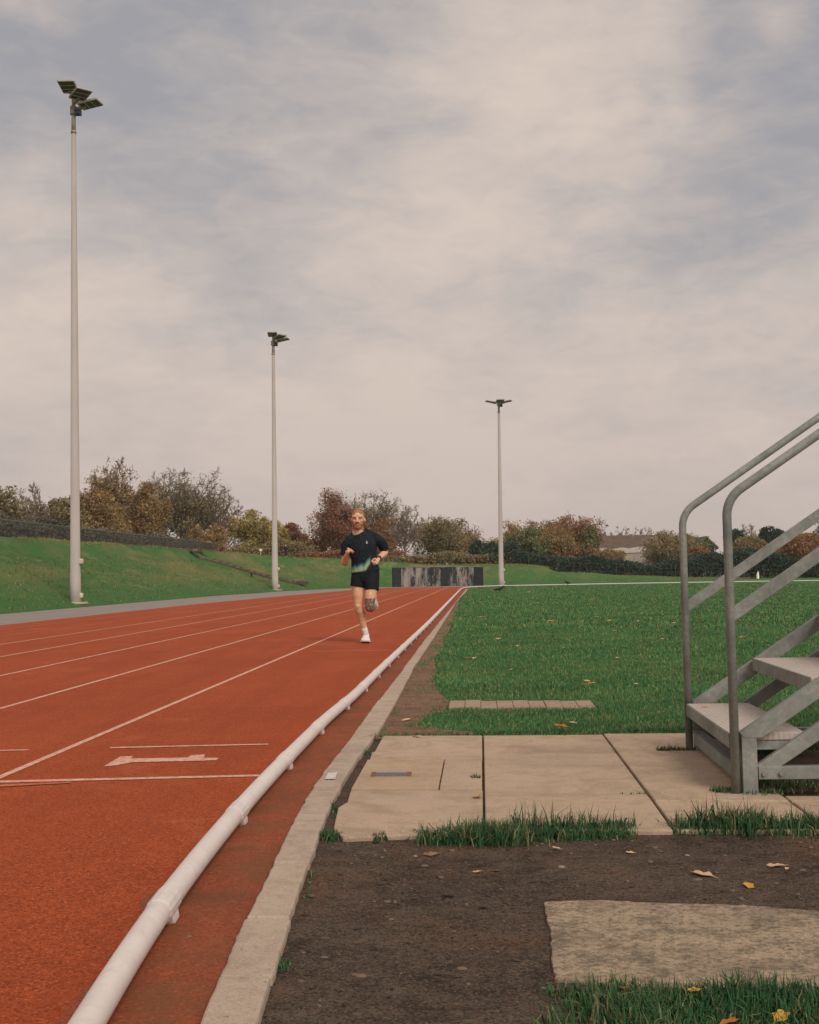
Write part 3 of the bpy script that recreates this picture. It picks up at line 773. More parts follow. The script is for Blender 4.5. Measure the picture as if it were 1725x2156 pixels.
# ------------------------------------------------------------------ metal stair
SY0, SY1 = 5.10, 6.31       # near and far side frames
SX = 1.058
SLOPE = .672
stair = empty('metal_stair', (SX, (SY0+SY1)/2, .02), 'galvanised metal stair with tubular handrails standing on the flagstones', 'stair')
o_s = Vector(stair.location); stair.rotation_euler = (0, -.008, -.014)
def rel(p): return Vector(p) - o_s
def tubes(path, r, name):
    m = MB(); m.tube([rel(p) for p in path], r, 14); return m.build(name, GALV, stair, True)
XE = 3.35
def fillet(p0, p1, p2, rad, n=8):
    p0, p1, p2 = Vector(p0), Vector(p1), Vector(p2)
    a = (p0-p1).normalized(); b = (p2-p1).normalized(); ang = a.angle(b); d = rad/math.tan(ang/2)
    s, e = p1 + a*d, p1 + b*d; c = p1 + (a+b).normalized()*(rad/math.sin(ang/2))
    out = []
    v0, v1 = s-c, e-c; th = v0.angle(v1)
    for k in range(n+1):
        t = k/n; out.append(c + (v0*math.sin((1-t)*th) + v1*math.sin(t*th))/math.sin(th))
    return out
NS = 6
for side, yy, px_off in (('near', SY0 - .0, 0), ('far', SY1, 0)):
    xp = SX
    zt = 1.252
    def L(x, z): return (x, yy, z)
    top = (XE, zt + (XE - xp)*SLOPE)
    path = [L(xp, .02)] + fillet(L(xp, .02), L(xp, zt), L(*top), .14) + [L(*top)]
    tubes(path, .0192, 'handrail')
    # mid rail: flat bar welded behind the post
    m = MB(); m.bar(rel(L(xp, 0.757)), rel(L(XE, 0.757 + (XE-xp)*SLOPE)), .022, .052); m.build('mid_rail', GALV, stair, False, .003)
    fo2 = .0 if side == 'near' else .0
    xl = xp + .056
    # leg channel right of the post
    m = MB(); m.box(rel((xl-.030, yy-.018, .02)), rel((xl+.032, yy+.030, .262))); m.build('leg', GALV, stair, False, .003)
    m = MB(); m.box(rel((xl-.034, yy-.035, .02)), rel((xl+.04, yy+.045, .026))); m.build('foot_plate', GALV, stair, False, .002)
    # stringer
    m = MB(); z0 = .236
    th = .055
    xa, xb = xp + .035, XE
    v = []
    for (x, zb) in ((xa, .262), (xb, .262 + (xb - xa)*SLOPE)):
        pass
    prof = [(xa - .015, .272), (xb, .272 + (xb - xa)*SLOPE), (xb, .272 + (xb - xa)*SLOPE - .066), (xa + .075, .252), (xa-.0, .252)]
    n = len(prof)
    ys_ = (yy - .020, yy + .030)
    v = [rel((p[0], ys_[0], p[1])) for p in prof] + [rel((p[0], ys_[1], p[1])) for p in prof]
    f = [tuple(range(n)), tuple(range(2*n-1, n-1, -1))] + [((i+1) % n, i, n+i, n+(i+1) % n) for i in range(n)]
    m.add(v, f); m.build('stringer', GALV, stair, False, .003)
    # base rail, brace
    m = MB(); m.bar(rel((xl+.034, yy, .108)), rel((XE, yy, .108)), .045, .053); m.build('base_rail', GALV, stair, False, .003)
    m = MB(); m.bar(rel((xp+.10, yy+.004, .112)), rel((xp+.10+1.55, yy+.004, .112+1.55*SLOPE)), .036, .060); m.build('brace', GALV, stair, False, .003)
    for bx in (xl+.055, xl+.125):
        m = MB(); m.tube([rel((bx, yy-.022, .106)), rel((bx, yy-.033, .106))], .0095, 6); m.build('bolt', GALV, stair)
# front cross bar with a lip
m = MB(); m.box(rel((SX+.018, SY0+.022, .060)), rel((SX+.056, SY1-.022, .122))); m.box(rel((SX+.012, SY0+.024, .1225)), rel((SX+.066, SY1-.024, .1275)))
m.build('cross_bar', GALV, stair, False, .002)
for k in range(NS):
    x0 = SX - .012 + .342*k; zt = .266 + .2295*k
    t = MB(); t.box(rel((x0, SY0+.034, zt-.030)), rel((x0+.315, SY1-.034, zt)))
    tp_ = t.build('tread', TREAD, stair, False, .003)
    e = MB()
    e.box(rel((x0-.004, SY0+.034, zt-.062)), rel((x0+.004-.006, SY1-.034, zt-.003)))
    e.box(rel((x0+.005, SY0+.040, zt-.070)), rel((x0+.300, SY0+.045, zt-.032)))
    e.build('tread_edge', GALV, tp_, False)
# landing that the flight climbs to, outside the frame
m = MB(); zt = .266 + .2295*NS; x0 = SX + .342*NS
m.box(rel((x0, SY0-.03, zt-.06)), rel((x0+1.1, SY1+.03, zt))); m.build('landing', TREAD, stair, False, .004)
for (lx, ly) in ((x0+.06, SY0), (x0+.06, SY1), (x0+1.04, SY0), (x0+1.04, SY1)):
    m = MB(); m.box(rel((lx-.03, ly-.03, .0)), rel((lx+.03, ly+.03, zt-.06))); m.build('leg', GALV, stair, False, .003)

# ------------------------------------------------------------------ floodlight masts
BOXP = simple('box_paint', (.55, .46, .37), .6)
def mast(px, py, pytop, Y, r0, r1, lean_px, angles, label, ups=(0, 0, 0)):
    base = at_y(px, py, Y); top = at_y(px + lean_px, pytop, Y)
    t = empty('floodlight_mast', base, label, 'floodlight', 'floodlight masts around the track')
    h = top.z - base.z; lean = Vector((top.x - base.x, 0, 0))
    P = lambda f: lean*f + Vector((0, 0, h*f))
    m = MB(); m.tube([P(-.02), P(.06), P(.0601), P(.955)], [r0*1.02, r0*.97, r0*.93, r1*1.05], 12); m.build('pole', POLEM, t, True)
    m = MB(); m.tube([P(.955), P(1)], [r1*1.0, r1*.92], 12); m.tube([P(.952), P(.958)], r1*1.25, 12); m.build('pole_top', POLETOP, t, True)
    m = MB(); m.box((-r0*1.6, -r0*1.5, -.02), (r0*1.9, r0*1.5, .05)); m.build('base_plate', simple('base_concrete', (.5, .42, .33), .9), t, False, .01)
    for f, s in ((.008, .8), (.075, .9)):
        c = P(f); m = MB(); m.box((c.x + r0*.7, -.10*s, c.z + .05), (c.x + r0*1.0 + .10*s, .10*s, c.z + .05 + .22*s)); m.build('junction_box', BOXP, t, False, .05)
    # head frame
    hd = P(1); hf = MB()
    hf.tube([hd - Vector((0,0,.15)), hd + Vector((0,0,.12))], r1*1.6, 10)
    hf.tube([hd, hd + Vector((0, 0, max(ups) + .1))], .07, 8)
    for a, uz in zip(angles, ups):
        d = Vector((math.sin(a), -math.cos(a), 0))
        hf.bar(hd + Vector((0,0,.03+uz)), hd + d*.45 + Vector((0,0,.08+uz)), .10, .08)
    hf.build('head_frame', POLETOP, t)
    for a, uz in zip(angles, ups):
        d = Vector((math.sin(a), -math.cos(a), .16)).normalized(); s = Vector((math.cos(a), math.sin(a), 0)); n = s.cross(d); n.normalize()
        if n.z < 0: n = -n
        c = hd + d*.62 + Vector((0,0,.08 + uz))
        b = MB(); b.obox(c, d*.37, s*.29, n*.040); lamp = b.build('lamp', LAMPBODY, t, False, .02)
        b = MB(); b.obox(c - n*.044 + d*.02, d*.32, s*.25, n*.005); b.build('lamp_glass', LAMPGLASS, lamp)
        b = MB()
        for q in (-.10, .13): b.obox(c - n*.052 + d*q, d*.008, s*.25, n*.004)
        b.obox(c - d*.335 - n*.048, d*.025, s*.26, n*.010)
        b.build('lamp_trim', LAMPFRAME, lamp)
    b = MB(); c = hd + Vector((.18, -.05, -.10)); b.box(c - Vector((.10, .10, .10)), c + Vector((.10, .10, .10))); b.build('control_box', GEARBOX, t, False, .02)
    return t
P1 = hit(159, 1271)
mast(159, 1271, 232, P1.y, .185, .078, -4, [0.05, .72, 1.45], 'tall white floodlight mast nearest the camera, left of the track', (.42, .20, 0))
P2 = hit(579.5, 1243)
mast(579.5, 1243, 722, P2.y, .20, .09, -4, [0.1, .85, 1.45], 'white floodlight mast at the foot of the bank steps, left of the runner', (.25, .12, 0))
mast(1056, 1233.2, 851, 89.0, .20, .085, -5.5, [0.15, 1.30, -1.3], 'white floodlight mast right of the stained wall')

# ------------------------------------------------------------------ stained wall
w0, w1 = at(827, 1236.5), at(1017, 1232)
w0 = Vector((w0.x, w0.y, 0)); w1 = Vector((w1.x, w1.y, 0))
w1 = at_y(1017, 1232, w0.y + 4.0); w1.z = 0
def m_stain():
    b = NB('stained_panel'); tc = b.n('ShaderNodeTexCoord').outputs['Object']
    k = b.noise(1.0, 7, .72, vec=b.map((1.5, 1, .45), src=tc)); f = b.noise(9, 6, .75, vec=b.map((1.6, 1, .6), src=tc))
    m = b.rng(b.math('ADD', b.math('MULTIPLY', k, .68), b.math('MULTIPLY', f, .34)), .475, .56)
    c = b.mix(m, (.024, .033, .037), (.30, .255, .225)); c = b.mix(b.rng(f, .58, .7), c, (.035, .042, .042))
    b.col(c); return b.fin(.8, 0, .2)
STAIN = m_stain(); BLACKP = simple('black_panel_paint', (.020, .027, .031), .75, 0, .35, 6); CAPM = simple('weathered_wall_cap', (.20, .19, .155), .8)
wd = (w1 - w0); wl = wd.length; wu = wd.normalized()
wt = empty('stained_wall', w0, 'long low black wall with pale peeling stains at the end of the track', 'wall', None, math.atan2(wu.y, wu.x))
hw = (at_y(827, 1193.5, w0.y).z)
cuts = [0, .085, .19, .31, .42, .52, .60, .69, .79, .895, 1]
for i in range(10):
    m = MB(); x0, x1 = cuts[i]*wl, cuts[i+1]*wl; dz = .03*math.sin(i*3.3)
    m.box((x0+.01, -.09 - .012*(i % 2), -.03), (x1-.01, .09, hw - .06 + dz*.5)); m.build('panel', BLACKP if i in (0, 5, 9) else STAIN, wt, False, .01)
m = MB(); m.box((.06*wl, -.13, hw-.055), (wl*.97, .13, hw)); m.build('cap', CAPM, wt)

# ------------------------------------------------------------------ bank steps
s0, s1 = hit(404, 1168, 40), hit(630, 1233, 40)
stp = empty('bank_steps', s1, 'dark narrow flight of timber steps running down the grass bank', 'steps')
TIMB = simple('dark_timber', (.085, .060, .045), .9, 0, .4, 4); TREADB = simple('worn_tread_wood', (.20, .15, .10), .9, 0, .3, 3)
n = 16; d2 = Vector((s1.x-s0.x, s1.y-s0.y, 0)).normalized(); sd = Vector((-d2.y, d2.x, 0))
if sd.y < 0: sd = -sd
for sgn in (0, 1):
    m = MB(); prev = None
    for k in range(n+1):
        q = s0.lerp(s1, k/n) + sd*(.75*sgn); q.z = tz(q.x, q.y) + .04
        if prev is not None: m.bar(prev - s1, q - s1, .08, .14)
        prev = q
    m.build('side_board', TIMB, stp)
for k in range(n):
    q = s0.lerp(s1, (k+.5)/n) + sd*.375; q.z = tz(q.x, q.y) + .02
    m = MB(); m.obox(q - s1, d2*.20, sd*.32, (0, 0, .05)); m.build('tread', TREADB, stp)
q = s1 + d2*.3 + sd*.5; m = MB(); m.obox((q.x-s1.x, q.y-s1.y, .16), d2*.5, sd*.45, (0, 0, .12)); m.build('bottom_block', TIMB, stp, False, .02)

# ------------------------------------------------------------------ fences
FGREY = simple('fence_wire', (.07, .075, .07), .6, .3, .2, 3); FDARK = simple('fence_mesh_wire', (.085, .088, .080), .7, .1, .3, 2); FPALE = simple('fence_top_wire', (.20, .21, .19), .6, .2, .1, 3)
fy0, fy1, fx = 48, 117, -26.0
fb = tz(fx, 80)
fe = empty('mesh_fence', (fx, fy0, tz(fx, fy0)), 'dark wire mesh fence along the crest of the grass bank', 'fence')
for y in np.arange(fy0, fy1+.1, 3.0):
    m = MB(); m.tube([(0, y-fy0, -.1), (0, y-fy0, 1.42)], .03, 6); m.build('post', FGREY, fe)
m = MB()
for y in np.arange(fy0, fy1, .17): m.bar((0, y-fy0, 0), (0, y-fy0, 1.36), .022, .014, (1, 0, 0))
for z in np.arange(.1, 1.4, .2): m.bar((.012, 0, z), (.012, fy1-fy0, z), .014, .014)
m.build('wire_mesh', FDARK, fe)
m = MB(); m.bar((0, 0, 1.38), (0, fy1-fy0, 1.38), .045, .035); m.build('top_rail', FPALE, fe)
# far fence behind the bend
f2 = empty('post_and_wire_fence', (-9, 112, 0), 'thin post and wire fence in front of the hedge beyond the bend', 'fence')
px_ = np.arange(-9, 34, 2.7); zl = [tz(x, 112) for x in px_]
for x, z in zip(px_, zl):
    m = MB(); m.tube([(x+9, 0, z-.1), (x+9, 0, z + 1.25)], .028, 6); m.build('post', FGREY, f2)
m = MB()
for q in (.45, .85, 1.2):
    for i in range(len(px_)-1): m.bar((px_[i]+9, 0, zl[i]+q), (px_[i+1]+9, 0, zl[i+1]+q), .014, .014)
m.build('wire', FGREY, f2)

# ------------------------------------------------------------------ trees
def segs_mesh(name, P0, P1, R0, R1):
    P0, P1 = np.asarray(P0, float), np.asarray(P1, float); n = len(P0)
    d = P1 - P0; L = np.linalg.norm(d, axis=1, keepdims=True) + 1e-9; d /= L
    ref = np.where(np.abs(d[:, 2:3]) < .9, np.array([[0, 0, 1.]]), np.array([[1., 0, 0]]))
    a = np.cross(d, ref); a /= np.linalg.norm(a, axis=1, keepdims=True); b = np.cross(d, a)
    V_ = []
    for (P, R) in ((P0, np.asarray(R0)), (P1, np.asarray(R1))):
        for k in range(3):
            t = 2*PI*k/3; V_.append(P + (a*math.cos(t) + b*math.sin(t))*R[:, None])
    v = np.stack(V_, 1).reshape(-1, 3); o = np.arange(n)[:, None]*6
    q = np.concatenate([o + [0,1,4,3], o + [1,2,5,4], o + [2,0,3,5]], 1).reshape(-1, 4)
    return mesh_np(name, v, 4, q)
def leaves_mesh(name, P, S):
    n = len(P)
    u = RNG.normal(size=(n, 3)); u /= np.linalg.norm(u, axis=1, keepdims=True)
    w = RNG.normal(size=(n, 3)); w -= (w*u).sum(1, keepdims=True)*u; w /= np.linalg.norm(w, axis=1, keepdims=True)
    s = S[:, None]; v = np.stack([P - u*s*.5, P + w*s*.38, P + u*s*.5, P - w*s*.38], 1).reshape(-1, 3)
    return mesh_np(name, v, 4, np.arange(4*n).reshape(-1, 4))
def unit(v): return v / (np.linalg.norm(v, axis=-1, keepdims=True) + 1e-9)
def tree(pxc, pytop, wpx, Y, label, leaf, name='tree', cat='tree', bark=BARK, crown0=.18, n1=24, n2=9, n3=6, n4=3, leafn=3, lsize=.20, shape='round', bare_top=0, cluster=.28, group=None, seed=0, upright=.35, crown_base=None, lean=0, twig=.018):
    rg = np.random.default_rng(seed + 1000)
    top = at_y(pxc, pytop, Y); x0 = top.x; zb = tz(x0, Y) - .1
    H = top.z - zb; Wd = wpx/F*Y/2*1.1
    t = empty(name, (x0, Y, zb), label, cat, group)
    S0, S1, R0, R1 = [], [], [], []
    def seg(p, q, a, b): S0.append(p); S1.append(q); R0.append(a); R1.append(b)
    # trunk
    zc0 = H*crown0; rt = .018*H + .05
    tp0 = np.array([0, 0, 0.]); trunk = [tp0]
    nt_ = 6
    for k in range(1, nt_+1):
        f = k/nt_; trunk.append(np.array([lean*f*H*.1 + rg.normal(0, .018*H)*f, rg.normal(0, .015*H)*f, H*.86*f]))
    for k in range(nt_): seg(trunk[k], trunk[k+1], rt*(1-.85*k/nt_), rt*(1-.85*(k+1)/nt_))
    def on_trunk(f):
        f = f*nt_; i = min(int(f), nt_-1); return trunk[i] + (trunk[i+1]-trunk[i])*(f-i)
    # limb targets on an uneven envelope
    lobes = unit(rg.normal(size=(7, 3))); lr = rg.uniform(-.22, .25, 7)
    leafp = []; tips = []
    crown_c = np.array([0, 0, zc0 + (H-zc0)*.48]); rz = (H-zc0)*.52
    for i in range(n1):
        d = unit(rg.normal(size=3)); 
        if d[2] < -.55: d[2] *= -.5; d = unit(d)
        rad = (.78 + .22*rg.random()) * (1 + (np.clip(lobes @ d, 0, 1)**4 * lr).sum())
        if i % 4 == 0: rad *= .55
        tgt = crown_c + d*np.array([Wd, Wd*.85, rz])*rad
        if shape == 'cone':
            f = np.clip((tgt[2]-zc0)/(H-zc0), 0, 1); tgt[:2] *= (1.25 - 1.05*f)
        if shape == 'vase':
            f = np.clip((tgt[2]-zc0)/(H-zc0), 0, 1); tgt[:2] *= (.45 + .75*f)
        if shape == 'flat': tgt[2] = zc0 + (H-zc0)*(.6 + .4*rg.random())
        f0 = np.clip((tgt[2]/H)*(.35 + .25*rg.random()), .08, .95)
        p = on_trunk(f0); q = tgt
        if q[2] > H*1.0: q[2] = H*rg.uniform(.93, 1.0)
        mid = (p+q)/2 + np.array([0, 0, -.05*H*rg.random() + .03*H]) + rg.normal(0, .03*H, 3)*[1, 1, .4]
        rl = rt*(.42 - .2*f0)
        pathp = [p, (p+mid)/2 + rg.normal(0, .01*H, 3), mid, (mid+q)/2 + rg.normal(0, .015*H, 3), q]
        for k in range(4): seg(pathp[k], pathp[k+1], rl*(1-.2*k), rl*(1-.2*(k+1))+.006)
        for j in range(n2):
            f = .3 + .7*(j + rg.random())/n2; kk = min(int(f*4), 3); b0 = pathp[kk] + (pathp[kk+1]-pathp[kk])*(f*4-kk)
            dd = unit(unit(q - p)*.5 + rg.normal(0, .65, 3) + np.array([0, 0, upright])); L = Wd*.27*rg.uniform(.5, 1.1)
            e = b0 + dd*L; m1 = b0 + dd*L*.5 + rg.normal(0, .05*L, 3)
            if e[2] > H: e[2] = H - rg.random()*.3
            seg(b0, m1, rl*.30+.008, rl*.2+.006); seg(m1, e, rl*.2+.006, .008)
            for k in range(n3):
                g0 = b0 + (e-b0)*(.2 + .8*(k + rg.random())/n3); d3 = unit(dd*.6 + rg.normal(0, .6, 3) + np.array([0, 0, upright*.7])); L3 = L*.5*rg.uniform(.5, 1.1)
                e3 = g0 + d3*L3
                if n4: seg(g0, e3, twig*.75, twig*.5)
                for l in range(n4):
                    g4 = g0 + (e3-g0)*rg.uniform(.3, 1); d4 = unit(d3*.8 + rg.normal(0, .55, 3) + np.array([0, 0, upright*.5])); e4 = g4 + d4*L3*rg.uniform(.35, .7)
                    seg(g4, e4, twig*.55, twig*.3)
                tips.append(e3)
    ob = link('trunk', segs_mesh('trunk', S0, S1, R0, R1), bark, t)
    if leafn > 0:
        tips = np.array(tips); f = tips[:, 2]/H
        keep = rg.random(len(tips)) > np.clip((f - (1-bare_top))/max(bare_top, 1e-3), 0, .97) if bare_top else np.ones(len(tips), bool)
        tt = tips[keep]; nl = len(tt)*leafn
        P = np.repeat(tt, leafn, 0) + rg.normal(0, 1, (nl, 3))*np.array([cluster, cluster, cluster*.75])*Wd*.28
        P[:, 2] = np.clip(P[:, 2], .1, H + .15)
        if shape == 'round':
            rel_ = (P - crown_c)/np.array([Wd*1.12, Wd*1.0, rz*1.02]); rr_ = np.linalg.norm(rel_, axis=1)
            un = rel_/(rr_[:, None] + 1e-6); lim = 1 + (np.clip(un @ lobes.T, 0, 1)**4 * lr).sum(1)*.6
            over = rr_ > lim; f_ = np.where(over, lim/rr_*rg.uniform(.82, 1.0, nl), 1)
            low = (P[:, 2] < crown_c[2]); f_ = np.where(low & over, 1 - (1-f_)*.4, f_)
            P = crown_c + (P - crown_c)*f_[:, None]
        link('crown', leaves_mesh('crown', P, lsize*np.exp(rg.normal(-.18, .38, nl))), leaf, t)
    return t
TG = 'autumn trees beyond the fence and the bend'
def T(*a, **k):
    if k.get('leafn', 3) >= 4: k['leafn'] = int(k['leafn']*2); k['n1'] = int(k.get('n1', 18)*1.35); k['cluster'] = k.get('cluster', .42); k['upright'] = k.get('upright', .15); k['lsize'] = k.get('lsize', .2)*.92; k['n4'] = max(2, k.get('n4', 2))
    else: k['n1'] = int(k.get('n1', 16)*1.7); k['n4'] = k.get('n4', 4) + 1; k['bark'] = BARK_PALE
    return tree(*a, group=TG, **k)
T(0, 998, 130, 96, 'half bare brown tree at the left edge behind the fence', L_OLIVE, seed=1, leafn=5, bare_top=.5, n1=18, crown0=.05)
T(84, 1022, 104, 112, 'bare pale tree with upright twigs, second from the left edge', L_PINK, bark=BARK_PALE, seed=2, leafn=1, lsize=.12, n1=18, n4=5, shape='vase', upright=.9, crown0=.1, twig=.03)
T(136, 1046, 110, 112, 'dark olive bushy tree directly left of the nearest floodlight mast', L_OLIVE, seed=3, leafn=9, n4=1, crown0=.02, lsize=.22)
T(232, 963, 130, 122, 'tallest tree behind the fence with a bare twiggy crown top', L_GOLD, seed=4, leafn=5, bare_top=.62, n1=20, n4=4, crown0=.08, upright=.5, twig=.026)
T(196, 1026, 130, 116, 'golden brown bushy tree just right of the nearest floodlight mast', L_GOLD, seed=5, leafn=10, n4=1, crown0=.02)
T(296, 1014, 120, 124, 'orange brown tree between the tallest tree and the grey twiggy tree', L_GOLD, seed=6, leafn=9, n4=1, crown0=.03)
T(385, 988, 190, 140, 'large rounded grey brown tree with dense fine twigs behind the fence', L_OLIVE, seed=7, leafn=4, n1=30, n2=9, n4=6, crown0=.10, bare_top=.45, lsize=.19, twig=.026)
T(345, 988, 90, 150, 'bare upright tree rising behind the large rounded grey brown tree', L_GREY, seed=8, leafn=0, n1=16, n4=5, shape='vase', upright=.8, crown0=.15, twig=.034)
T(462, 1006, 86, 146, 'bare grey tree on the right shoulder of the large rounded tree', L_GREY, seed=9, leafn=1, lsize=.12, n1=18, n4=5, upright=.5, crown0=.12, twig=.034)
T(440, 1098, 90, 134, 'low rust coloured bush where the mesh fence ends', L_GOLD, name='bush', cat='bush', seed=10, leafn=8, n4=1, crown0=.0, n1=12)
T(530, 1074, 96, 142, 'yellow green tree left of the second floodlight mast', L_YEL, seed=11, leafn=7, n4=2, crown0=.05)
T(572, 1084, 62, 146, 'yellow olive tree right behind the second floodlight mast', L_YEL, seed=12, leafn=8, n4=2, crown0=.03)
T(614, 1098, 62, 150, 'dark red brown tree right of the second floodlight mast', L_RED, seed=13, leafn=9, n4=1, crown0=.04)
T(664, 1128, 56, 152, 'low red brown bush between dark red tree and tall ragged tree', L_RED, name='bush', cat='bush', seed=14, leafn=7, n4=1, crown0=.0, n1=10)
T(706, 1030, 140, 146, 'tall ragged dark red brown conical tree left of the runner', L_RED, seed=15, leafn=9, n4=1, n1=26, shape='cone', crown0=.02, cluster=.34)
T(772, 1036, 165, 154, 'broad olive brown tree behind the runner with bare twig tips', L_OLIVE, seed=16, leafn=5, n4=5, n1=26, crown0=.05, bare_top=.5, twig=.026)
T(810, 1090, 84, 145, 'low reddish bushy tree right behind the runner', L_RUST, seed=17, leafn=6, n4=2, crown0=.0, n1=14)
T(852, 1059, 84, 136, 'bare tree with clear dark branches right of the runner', L_GREY, seed=18, leafn=1, lsize=.12, n1=15, n4=4, crown0=.25, upright=.45, twig=.03)
T(930, 1087, 124, 142, 'rounded olive brown tree behind the stained wall', L_OLIVE, seed=19, leafn=6, n4=4, n1=24, bare_top=.2, crown0=.02)
T(988, 1102, 110, 150, 'brown tree with a fringe of bare twigs left of the third mast', L_GOLD, seed=20, leafn=4, n4=5, n1=18, bare_top=.35, crown0=.03, twig=.026)
T(1086, 1092, 116, 150, 'golden brown tree right of the third floodlight mast', L_GOLD, seed=22, leafn=8, n4=2, crown0=.02)
T(1138, 1092, 126, 156, 'olive brown tree with rusty top right of the golden brown tree', L_OLIVE, seed=23, leafn=9, n4=1, crown0=.02, n1=18)
T(1202, 1083, 136, 152, 'broad rust topped tree standing left of the long roofed building', L_RUST, seed=24, leafn=8, n4=2, n1=22, crown0=.03)
T(1064, 1112, 64, 138, 'low olive bushy tree directly behind the third floodlight mast', L_OLIVE, seed=70, leafn=8, n4=2, crown0=.0)
T(1168, 1108, 84, 140, 'golden olive tree in front of the broad rust topped tree', L_GOLD, seed=71, leafn=8, n4=2, crown0=.0)
T(1112, 1116, 84, 138, 'low brown green tree between the golden brown and olive brown trees', L_GREEN, seed=72, leafn=8, n4=2, crown0=.0)
T(1022, 1138, 64, 130, 'dark green bush directly left of the third floodlight mast', L_DARK, name='bush', cat='bush', seed=73, leafn=8, n4=1, n1=12, crown0=.0)
T(1240, 1104, 56, 150, 'dull green tree on the right flank of the rust topped tree', L_GREEN, seed=25, leafn=8, n4=2, crown0=.34)
for i, (px, py, w) in enumerate(((1276,1106,44),(1306,1102,46),(1336,1106,46),(1366,1110,44))):
    T(px, py, w, 262, ['leftmost faint bare pink tree above the long roof', 'faint bare pink tree, second from left above the long roof', 'faint bare pink tree, third from left above the long roof', 'rightmost faint bare pink tree above the long roof'][i], L_PINK, bark=BARK_PALE, seed=30+i, leafn=1, lsize=.4, n1=12, n2=6, n3=5, n4=3, upright=.6, crown0=.2, twig=.05)
T(1410, 1114, 118, 150, 'broad dull green bushy tree left of the metal stair', L_OLIVE, seed=40, leafn=8, n4=2, n1=24, crown0=.0)
T(1462, 1122, 84, 158, 'green tree seen behind the far handrail post', L_GREEN, seed=41, leafn=8, n4=2, crown0=.0)
T(1252, 1147, 38, 140, 'narrow orange shrub in front of the pale domes', L_GOLD, name='shrub', cat='shrub', seed=42, leafn=10, n4=1, n1=10, crown0=.0, lsize=.16)
T(1290, 1150, 56, 140, 'wider orange shrub between two pale domes', L_GOLD, name='shrub', cat='shrub', seed=43, leafn=9, n4=1, n1=12, crown0=.0, lsize=.17)
T(1206, 1170, 56, 138, 'pale straw coloured shrub left of the orange shrubs', L_PINK, name='shrub', cat='shrub', seed=44, leafn=6, n4=1, n1=12, crown0=.0, lsize=.16)
T(1468, 1144, 54, 140, 'round bright rust shrub between the two handrail posts', L_RUST, name='shrub', cat='shrub', seed=45, leafn=11, n4=1, n1=14, crown0=.0, lsize=.18)
T(1575, 1128, 84, 148, 'olive and rust bushy tree right of the near handrail post', L_OLIVE, seed=46, leafn=10, n4=1, n1=20, crown0=.0)
T(1608, 1132, 54, 150, 'small rust tree partly behind the stair mid rail', L_RUST, seed=47, leafn=9, n4=1, crown0=.0)
T(1626, 1110, 54, 172, 'dark green rounded evergreen above the rust tree at right', L_DARK, seed=48, leafn=12, n4=1, n1=18, crown0=.45, lsize=.24)
T(1590, 1104, 72, 200, 'faint bare tree rising behind the dark evergreen at right', L_GREY, seed=49, leafn=1, lsize=.14, n4=4, upright=.6, crown0=.2, twig=.04)
T(1547, 1115, 36, 185, 'small dark flat topped cedar beside the near handrail post', L_DARK, seed=50, leafn=6, n4=1, n1=12, shape='flat', crown0=.55, upright=.0)
T(1690, 1124, 112, 144, 'broad rust brown tree at the right edge behind the handrails', L_RUST, seed=51, leafn=10, n4=1, n1=24, crown0=.0)
T(1738, 1094, 70, 170, 'dark green cedar cut by the right edge', L_DARK, seed=52, leafn=9, n4=1, n1=20, shape='cone', crown0=.2, upright=-.05)

# hedges: dense shrubs in rows
def hedge(name, label, pts, hgt, wid, leaf, dens, ls=.17, cat='hedge', seed=0, kind=None):
    rg = np.random.default_rng(seed); t = None
    P = []; S0 = []; S1 = []
    o = Vector((pts[0][0], pts[0][1], tz(*pts[0])))
    t = empty(name, o, label, cat)
    for (a, b) in zip(pts[:-1], pts[1:]):
        L = math.hypot(b[0]-a[0], b[1]-a[1]); n = int(L*dens)
        f = rg.random(n); x = a[0]+(b[0]-a[0])*f + rg.normal(0, wid*.3, n); y = a[1]+(b[1]-a[1])*f + rg.normal(0, wid*.3, n)
        h = hgt*(.50 + .62*vnoise(x*1.0, y*1.0, .30, seed+1) + .28*vnoise(x, y, .9, seed+2)) * rg.random(n)**.6
        P.append(np.stack([x - o.x, y - o.y, terrain(x, y) + h - o.z], 1))
        ns = int(L*9); f = rg.random(ns); x = a[0]+(b[0]-a[0])*f; y = a[1]+(b[1]-a[1])*f + rg.normal(0, wid*.2, ns); z = terrain(x, y)
        S0.append(np.stack([x-o.x, y-o.y, z-o.z], 1)); S1.append(np.stack([x-o.x+rg.normal(0, .35, ns), y-o.y+rg.normal(0, .3, ns), z-o.z+hgt*rg.uniform(.5, 1.05, ns)], 1))
    P = np.concatenate(P); s = ls*rg.uniform(.6, 1.3, len(P))
    S0, S1 = np.concatenate(S0), np.concatenate(S1)
    link('stems', segs_mesh('stems', S0, S1, np.full(len(S0), .03), np.full(len(S0), .012)), BARK, t)
    link('foliage', leaves_mesh('foliage', P, s), leaf, t)
L_UNDER = leafmat('dark_scrub_leaves', (0.137, 0.122, 0.096), (0.094, 0.091, 0.078), (0.176, 0.140, 0.098))
hedge('hedge', 'dark scrubby hedge right behind the mesh fence', [(-28.2, 56), (-28.4, 84), (-29, 118)], 1.75, 1.8, L_UNDER, 1100, .19, seed=60)
hedge('hedge', 'tall brown scrub under the trees behind the dark fence hedge', [(-37, 96), (-38, 115), (-38, 140)], 2.6, 3.2, L_OLIVE, 800, .22, seed=65)
hedge('hedge', 'brown olive hedge on the bank top around the second floodlight mast', [(-42, 134), (-30, 136), (-20, 138)], 2.6, 2.6, L_OLIVE, 1000, .22, seed=61)
hedge('hedge', 'low red brown hedge on the bank top behind the runner', [(-20, 136), (-9, 134)], 1.7, 2.2, L_RED, 900, .2, seed=66)
